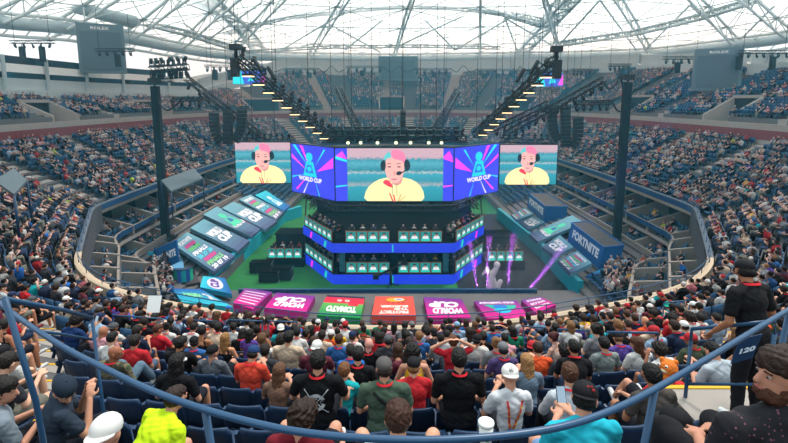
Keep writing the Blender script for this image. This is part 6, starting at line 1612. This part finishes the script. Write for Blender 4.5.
# ---------------------------------------------------------------- theatrical haze filling the bowl
hz = bpy.data.materials.new('stage haze'); hz.use_nodes = True; nt = hz.node_tree; nt.nodes.remove(nt.nodes['Principled BSDF'])
vs = nt.nodes.new('ShaderNodeVolumeScatter'); vs.inputs['Color'].default_value = (.14, .66, .92, 1); vs.inputs['Density'].default_value = .0072; vs.inputs['Anisotropy'].default_value = .1
nt.links.new(vs.outputs[0], nt.nodes['Material Output'].inputs['Volume'])
hz2 = hz.copy(); hz2.name = 'thin haze'
[n for n in hz2.node_tree.nodes if n.type == 'VOLUME_SCATTER'][0].inputs['Density'].default_value = .0026
mb = MB(); mb.box((0, 88, 13.8), (130, 64, 27.3), hz); o = mb.build('haze'); tag(o, 'bluish haze hanging in front of the far stands', 'haze', kind='stuff')
mb = MB(); mb.box((0, 35.4, 13.8), (130, 41, 27.3), hz2); o = mb.build('haze'); tag(o, 'thinner haze hanging over the court and the stage', 'haze', kind='stuff')

fg = hz.copy(); fg.name = 'stage fog'; q_ = [n for n in fg.node_tree.nodes if n.type == 'VOLUME_SCATTER'][0]; q_.inputs['Density'].default_value = .016; q_.inputs['Color'].default_value = (.8, .75, .9, 1)
mb = MB(); p = at_z(508, 291, 0); mb.ell((p.x+.3, p.y+.6, 2.3), (5.2, 2.6, 2.6), fg, 20, 12); o = mb.build('fog'); tag(o, 'purple lit fog drifting round the pale sculpture', 'fog', kind='stuff')
# ---------------------------------------------------------------- rails, stairs, props and the last people near the camera
ZR = 14.72
def rail_thing(label, runs, name='handrail'):
    """runs: (part name, points, radius)"""
    o0 = Vector(runs[0][1][0]); root = empty(name, o0); tag(root, label, 'railing')
    for nm, P, r in runs:
        mb = MB(); mb.tube([Vector(p)-o0 for p in P], r, M_RAIL, 10); mb.build(nm, parent=root)
    return root
top = [at_z(x, y, ZR) for x, y in ((-30, 278), (11, 312), (60, 345), (100, 366), (150, 390), (200, 408), (250, 422), (300, 432), (360, 438), (430, 440), (500, 436), (560, 427), (610, 411), (655, 389), (705, 360), (768, 322), (800, 303))]
top = smooth_poly(top, 4)
runs = [('top_rail', top, .0145)]
fl = lambda p: Vector((p.x, p.y, rowz(min(16, max(0, (15.7-T0-p.y)/ROWT)))-.1))
for px, py in ((205, 409), (655, 389), (468, 438), (790, 309)):
    p = at_z(px, py, ZR); q = Vector((p.x+(.12 if px < 394 else -.12), p.y+.1, fl(p).z-.1)); runs.append(('post', [p, p.lerp(q, .5), q], .016))
rail_thing('long curved blue railing sweeping across the bottom of the view', runs, 'curved_railing')
a = at_z(11, 312, ZR); zz = 15.02
p0 = at_z(5, 299, 15.0)
rail_thing('blue railing frame at the left edge with two bars running to the right', [
    ('top_rail', [p0, at_z(63, 310, 14.6), at_z(92, 318, 14.35)], .014), ('post', [p0, p0+Vector((.05, .05, -.6)), p0+Vector((.1, .1, -2.2))], .015), ('lower_rail', [at_z(27, 330, 14.4), at_z(61, 334, 14.15), at_z(95, 340, 13.9)], .011),
    ('end_post', [at_z(92, 318, 14.35), at_z(92, 318, 14.35)+Vector((0, .05, -1.7))], .013)])
def frame_px(label, x0, y0, x1, y1, d0, d1, h, r=.022, low=.5):
    a = at_y(x0, y0, d0); b = at_y(x1, y1, d1); dz = Vector((0, 0, -h))
    rail_thing(label, [('top_rail', [a+dz*.15, a, b, b+dz*.15], r), ('lower_rail', [a+dz*low, b+dz*low], r*.8), ('post', [a+dz*.1, a+dz], r), ('post', [b+dz*.1, b+dz], r)], 'aisle_railing')
frame_px('blue aisle railing in front of the bright blue shirt, upper left', 112, 315, 163, 319, 10.5, 10.7, 1.5)
frame_px('blue aisle railing above the black sleeveless top', 183, 320, 217, 321, 11, 11, 1.4)
frame_px('blue aisle railing below the striped pink tarpaulin', 228, 320, 262, 321, 11.5, 11.5, 1.3)
frame_px('small blue aisle railing below the pink lettered tarpaulin', 268, 321, 297, 322, 11.7, 11.7, 1.3)
frame_px('blue aisle railing below the small magenta tarpaulin', 524, 326, 546, 328, 11, 11, 1.3)
frame_px('blue aisle railing beside the bun-haired woman', 558, 329, 589, 331, 10, 10, 1.4)
frame_px('blue aisle railing over the brown-haired woman with a phone', 607, 332, 658, 333, 7.6, 7.4, 1.3)
frame_px('large blue aisle railing below the standing man', 692, 329, 776, 321, 4.6, 4.0, 1.3, .02)
frame_px('small blue aisle railing near the right corner crowd', 664, 303, 690, 300, 13, 13.4, 1.1)
# warning plate on the right railing
p = at_y(745, 347, 3.6); panel('notice_plate', 'navy notice plate hanging on the large right railing', 'sign', [p+Vector((-.09, .02, -.17)), p+Vector((.06, -.02, -.09)), p+Vector((.12, -.02, .13)), p+Vector((-.03, .02, .06))], .01, M_NAVYD, '120', '#c9d4e0', (.15, .4, .85, .62))
# stairs with yellow edges in the two open corridors
mb = MB()
for pxa, pxb, k0, k1 in CORR:
    for k in range(k0, k1+1):
        for h in (0, 1):
            t = T0+ROWT*(k-.5)+h*.44; z = rowz(k)+.012+(0 if h else -.19)
            pa, _ = row_point(k, pxa, 0, 0); pb, _ = row_point(k, pxb, 0, 0)
            tt = Vector((0, 1))
            e = Vector((pa.x, pa.y+.44-h*.44)); g = Vector((pb.x, pb.y+.44-h*.44))
            mb.box(((e.x+g.x)/2, (e.y+g.y)/2, z-.09), (abs(g.x-e.x), .44, .2), M_CONC); mb.box(((e.x+g.x)/2, (e.y+g.y)/2+.2, z+.016), (abs(g.x-e.x), .05, .012), M_YEL)
struct(mb.build('floor_corridor_stairs'))
# landing for the standing man
lp = at_y(742, 300, 4.3); mb = MB(); LZ = 12.72
mb.box((lp.x+.1, 4.3, LZ-.6), (1.0, 1.0, 1.2), M_CONC); mb.box((lp.x+.1, 4.77, LZ+.006), (1.0, .06, .012), M_YEL); struct(mb.build('floor_landing'))
template('stander', arms='rail', lean=14, yaw=-30, pitch=22, legs='stand', trouser='long', fine=True, broad=1.05)
so = person('stander', (lp.x+.12, 4.25, LZ), math.radians(15), '#131316', hairs='nape' if False else 'short', hcol='#120f0e', skin='#a26a4c', trous='#17171c', hat='cap', hatcol='#17171b', strap='#c8202c', label='man standing on the right landing in a black T-shirt and cap, holding the railing', group='spectators in the near seats', fine=True)
add_face(so, 'stander')
# bearded man at the right edge
bp = at_y(775, 352, 2.0); P = TPL['beard']['P']
bo = person('beard', (bp.x+.02, 1.95, bp.z-1.22*1.12), math.radians(8), '#17151c', hairs='short', hcol='#2a1a12', skin='#b98068', trous='#15151a', scale=1.12, label='large bearded man in a dark speckled shirt at the right edge', group='spectators in the near seats', fine=True)
add_face(bo, 'beard')
mb = MB(); mb.ell((0, .045, -.075), (.062, .062, .05), None, 14, 10); mb.ell((0, .02, -.05), (.07, .05, .05), None, 14, 10)
link('beard', remesh(mb, .008, 1, (.004, 110)), M_HAIR, '#4a2a1a', bo, head_mat(P))
sp_ = bpy.data.materials.new('speckled cloth'); sp_.use_nodes = True; nt = sp_.node_tree; b = nt.nodes['Principled BSDF']; vo = nt.nodes.new('ShaderNodeTexVoronoi'); vo.inputs['Scale'].default_value = 42; tc = nt.nodes.new('ShaderNodeTexCoord')
nt.links.new(tc.outputs['Object'], vo.inputs['Vector']); ra = nt.nodes.new('ShaderNodeValToRGB'); ra.color_ramp.elements[0].color = (*hexc('#7a4a58'), 1); ra.color_ramp.elements[0].position = .16; ra.color_ramp.elements[1].color = (*hexc('#131219'), 1); ra.color_ramp.elements[1].position = .22
nt.links.new(vo.outputs['Distance'], ra.inputs[0]); nt.links.new(ra.outputs[0], b.inputs['Base Color']); b.inputs['Roughness'].default_value = .9
me = TPL['beard']['shirt']; me.materials.clear(); me.materials.append(sp_)
def cm(label, colA, colB, colC, sc=9):
    m = bpy.data.materials.new(label); m.use_nodes = True; nt = m.node_tree; b = nt.nodes['Principled BSDF']; n = nt.nodes.new('ShaderNodeTexNoise'); n.inputs['Scale'].default_value = sc; n.inputs['Detail'].default_value = 2; tc = nt.nodes.new('ShaderNodeTexCoord')
    nt.links.new(tc.outputs['Object'], n.inputs['Vector']); ra = nt.nodes.new('ShaderNodeValToRGB'); ra.color_ramp.interpolation = 'CONSTANT'; e = ra.color_ramp.elements; e[0].color = (*hexc(colA), 1); e[1].position = .47; e[1].color = (*hexc(colB), 1); x = e.new(.56); x.color = (*hexc(colC), 1)
    nt.links.new(n.outputs['Fac'], ra.inputs[0]); nt.links.new(ra.outputs[0], b.inputs['Base Color']); b.inputs['Roughness'].default_value = .9; return m
me = TPL['camo']['shirt']; me.materials.clear(); me.materials.append(cm('camouflage cloth', '#3b3a2a', '#6f6248', '#4a5a3c'))
for o_, key in ((h_camo, 'camo'), (h_cap, 'capman'), (h_wt, 'grown'), (h_bun, 'tank'), (h_polo, 'polo'), (h_lf, 'tank'), (h_cy, 'cyan')):
    if o_: add_face(o_, key)
# printed marks lying on a shirt's back
from mathutils.bvhtree import BVHTree
def back_print(o, key, build, col, scale=1.0):
    me = TPL[key]['shirt']; bv = BVHTree.FromPolygons([v.co for v in me.vertices], [tuple(p.vertices) for p in me.polygons])
    pb = MB(); build(pb); out = MB(); R, T = TPL[key]['P'].R, TPL[key]['P'].T
    vs = []
    for v in pb.v:
        p = T(v[0], -.6, v[1]); d = R @ Vector((0, 1, 0)); h = bv.ray_cast(p, d, 2)
        vs.append(h[0]-d*.024 if h[0] else T(v[0], -.13, v[1]))
    out.add(vs, pb.f, mat('shirt print '+col, col, .8)); out.build('print', parent=o)
def strip(pb, a, b, w, n=10):
    n = n*2
    a, b = Vector((*a, 0)), Vector((*b, 0)); d = (b-a).normalized(); s_ = Vector((-d.y, d.x, 0))*w/2
    for k in range(n):
        p, q = a.lerp(b, k/n), a.lerp(b, (k+1)/n); pb.quad(p-s_, q-s_, q+s_, p+s_)
def ring(pb, c, r, w, a0=0, a1=2*PI, n=32):
    for k in range(n):
        t, u = a0+(a1-a0)*k/n, a0+(a1-a0)*(k+1)/n
        f = lambda t, r: (c[0]+r*math.cos(t), c[1]+r*math.sin(t), 0); pb.quad(f(t, r-w/2), f(u, r-w/2), f(u, r+w/2), f(t, r+w/2))
def letters(pb, t, c, w, h):
    vs, fs = text_mesh(t, 1, 0, .02); x0 = min(v[0] for v in vs); x1 = max(v[0] for v in vs); y0 = min(v[1] for v in vs); y1 = max(v[1] for v in vs)
    pb.add([(c[0]+((v[0]-x0)/(x1-x0)-.5)*w, c[1]+((v[1]-y0)/(y1-y0)-.5)*h, 0) for v in vs], fs)
def sc_print(pb):
    strip(pb, (-.13, .40), (.13, .12), .012); strip(pb, (.13, .40), (-.13, .12), .012); ring(pb, (0, .26), .085, .035, .35, PI-.35); ring(pb, (0, .26), .085, .035, PI+.35, 2*PI-.35)
    letters(pb, 'S', (0, .32), .035, .045); letters(pb, 'C', (.06, .26), .035, .045); letters(pb, 'S', (0, .2), .035, .045); letters(pb, 'C', (-.06, .26), .035, .045)
back_print(h_sc, 'sc', sc_print, '#b9bbbd')
if h_cr: back_print(h_cr, 'head', lambda pb: (letters(pb, 'PAO', (0, .37), .16, .04), letters(pb, '1', (0, .24), .05, .13)), '#c2c4ca')
back_print(h_str, 'strapback', lambda pb: strip(pb, (-.12, .44), (.17, .22), .035, 14), '#141416')
def lan_print(pb): strip(pb, (-.06, .45), (-.035, .12), .024, 12); strip(pb, (.10, .45), (-.02, .12), .024, 12)
back_print(h_wc, 'capgirl', lan_print, '#c23a3a')
def lan2(pb):
    for k in range(5): strip(pb, (-.054+.005*k, .38-.055*k), (-.0515+.005*k, .36-.055*k), .026, 2); strip(pb, (.088-.02*k, .40-.055*k), (.08-.02*k, .375-.055*k), .026, 2)
back_print(h_wc, 'capgirl', lan2, '#d9b02c', 1)
# star badge on the white cap, red badge on the black cap
def hat_badge(o, key, build):
    mb = MB(); build(mb); b_ = mb.build('badge', parent=o); b_.matrix_local = head_mat(TPL[key]['P']); return b_
M_BADGE = mat('dark badge', '#3a3a42', .6); M_RB = mat('red badge', '#a81f2a', .7)
def star(mb):
    c = Vector((0, -.103, .085)); 
    pts = [c+Vector((.02*math.cos(a), -.004-.0, .02*math.sin(a)))+Vector((0, .35*.02*math.sin(a), 0)) for a in [k*PI/8 for k in range(16)]]; mb.tube(pts, .0022, M_BADGE, 5, closed=True)
    for a in (PI/2, PI/2+2.09, PI/2-2.09): mb.bar(c+Vector((0, -.004, 0)), c+Vector((.02*math.cos(a), -.004+.35*.02*math.sin(a), .02*math.sin(a))), .004, .004, M_BADGE)
if h_wc: hat_badge(h_wc, 'capgirl', star)
def rb(mb):
    for a, r in ((0, .02), (1.2, .014), (2.4, .018), (3.6, .013), (4.8, .016)): mb.ell((.035+.02*math.cos(a), -.088+.003*math.sin(a*3), .08+.02*math.sin(a)), (r*.6, .006, r*.5), M_RB, 8, 5)
if h_cy: hat_badge(h_cy, 'cyan', rb)
# orange knitted hat with round eyes
if h_or:
    M_O = mat('orange knit', '#d9742a', .95, bump=.5, nscale=60); mb = MB(); mb.ell((0, -.01, .04), (.105, .118, .11), None, 16, 12); mb.ell((-.07, -.01, .13), (.035, .03, .035), None); mb.ell((.07, -.01, .13), (.035, .03, .035), None); mb.ell((0, -.03, -.06), (.09, .09, .06), None, 14, 8)
    me = remesh(mb, .009, 1, (.003, 120)); me.materials.append(M_O); e = bpy.data.objects.new('knitted_hat', me); C.objects.link(e); e.parent = h_or; e.matrix_local = head_mat(TPL['lapR']['P'])
    mb = MB()
    for sx in (-1, 1): mb.ell((sx*.045-.02, -.105, .075), (.022, .012, .022), M_WHITE, 12, 8); mb.ell((sx*.045-.02, -.117, .075), (.01, .006, .01), M_BLACK, 10, 6)
    mb.ell((-.0, -.11, .02), (.045, .02, .022), mat('cream knit', '#d8c8a8', .95), 12, 8); f = mb.build('hat_face', parent=e); f.matrix_local = Matrix.Rotation(-.5, 4, 'Z')
# phones held up
bpy.context.view_layer.update()
def phone(o, key, q, label, col='#d9e2e8', sc=1.0):
    P = TPL[key]['P']; M = o.matrix_world; p = M @ (P.ha[q]+(P.ha[q]-P.el[q]).normalized()*.09); e = empty('phone', p+Vector((0, .02, .03)), o.rotation_euler[2]); tag(e, label, 'phone')
    e.rotation_euler[0] = math.radians(-25)
    mb = MB(); mb.box((0, 0, .02), (.074, .009, .15), M_BLACK); mb.build('case', parent=e); mb = MB(); mb.box((0, -.0052, .02), (.066, .002, .138), mat('lit phone screen', '#9fb8cc', .3, emit=.7)); mb.build('screen', parent=e)
phone(h_polo, 'polo', 1, 'phone held up by the curly-haired person in the dark blue polo'); phone(h_wt, 'grown', 1, 'phone held up by the brown-haired woman in the white T-shirt'); phone(h_cy, 'cyan', 1, 'phone held by the person in the cyan shirt')
# wristband on the grey T-shirt arm, drink cup in a holder
if h_gt:
    P = TPL['greytee']['P']; d = (P.ha[1]-P.el[1]).normalized(); mb = MB(); mb.tube([P.ha[1]-d*.02, P.ha[1]+d*.005], .036, mat('red wristband', '#c8202c', .7), 12, cap=False); mb.tube([P.ha[1]-d*.05, P.ha[1]-d*.02], .037, mat('yellow wristband', '#e0c020', .7), 12, cap=False); mb.build('wristband', parent=h_gt)
c = at_y(486, 429, 2.3); e = empty('drink_cup', c-Vector((0, 0, .1))); tag(e, 'white drink cup with a round green emblem in a seat holder at the bottom centre', 'cup')
mb = MB(); mb.tube([(0, 0, 0), (0, 0, .13)], [.03, .042], M_WHITE, 16); mb.build('cup', parent=e); mb = MB(); mb.tube([(0, 0, .13), (0, 0, .145), (0, 0, .15)], [.045, .045, .038], M_WHITE, 16); mb.build('lid', parent=e)
mb = MB(); mb.ell((0, -.036, .075), (.025, .008, .028), mat('green cup emblem', '#1f7a4c', .6), 16, 8); mb.ell((0, -.043, .075), (.012, .003, .014), M_WHITE, 10, 6); mb.build('emblem', parent=e)
mb = MB(); a = at_y(176, 299, 12.5) if False else at_y(154, 304, 11); mb.box((0, 0, 0), (.34, .01, .42), M_WHITE, M=rot('X', -25)); o = mb.build('paper_sign', loc=a); tag(o, 'white paper sheet held up in the crowd below the dark blue sign', 'paper')
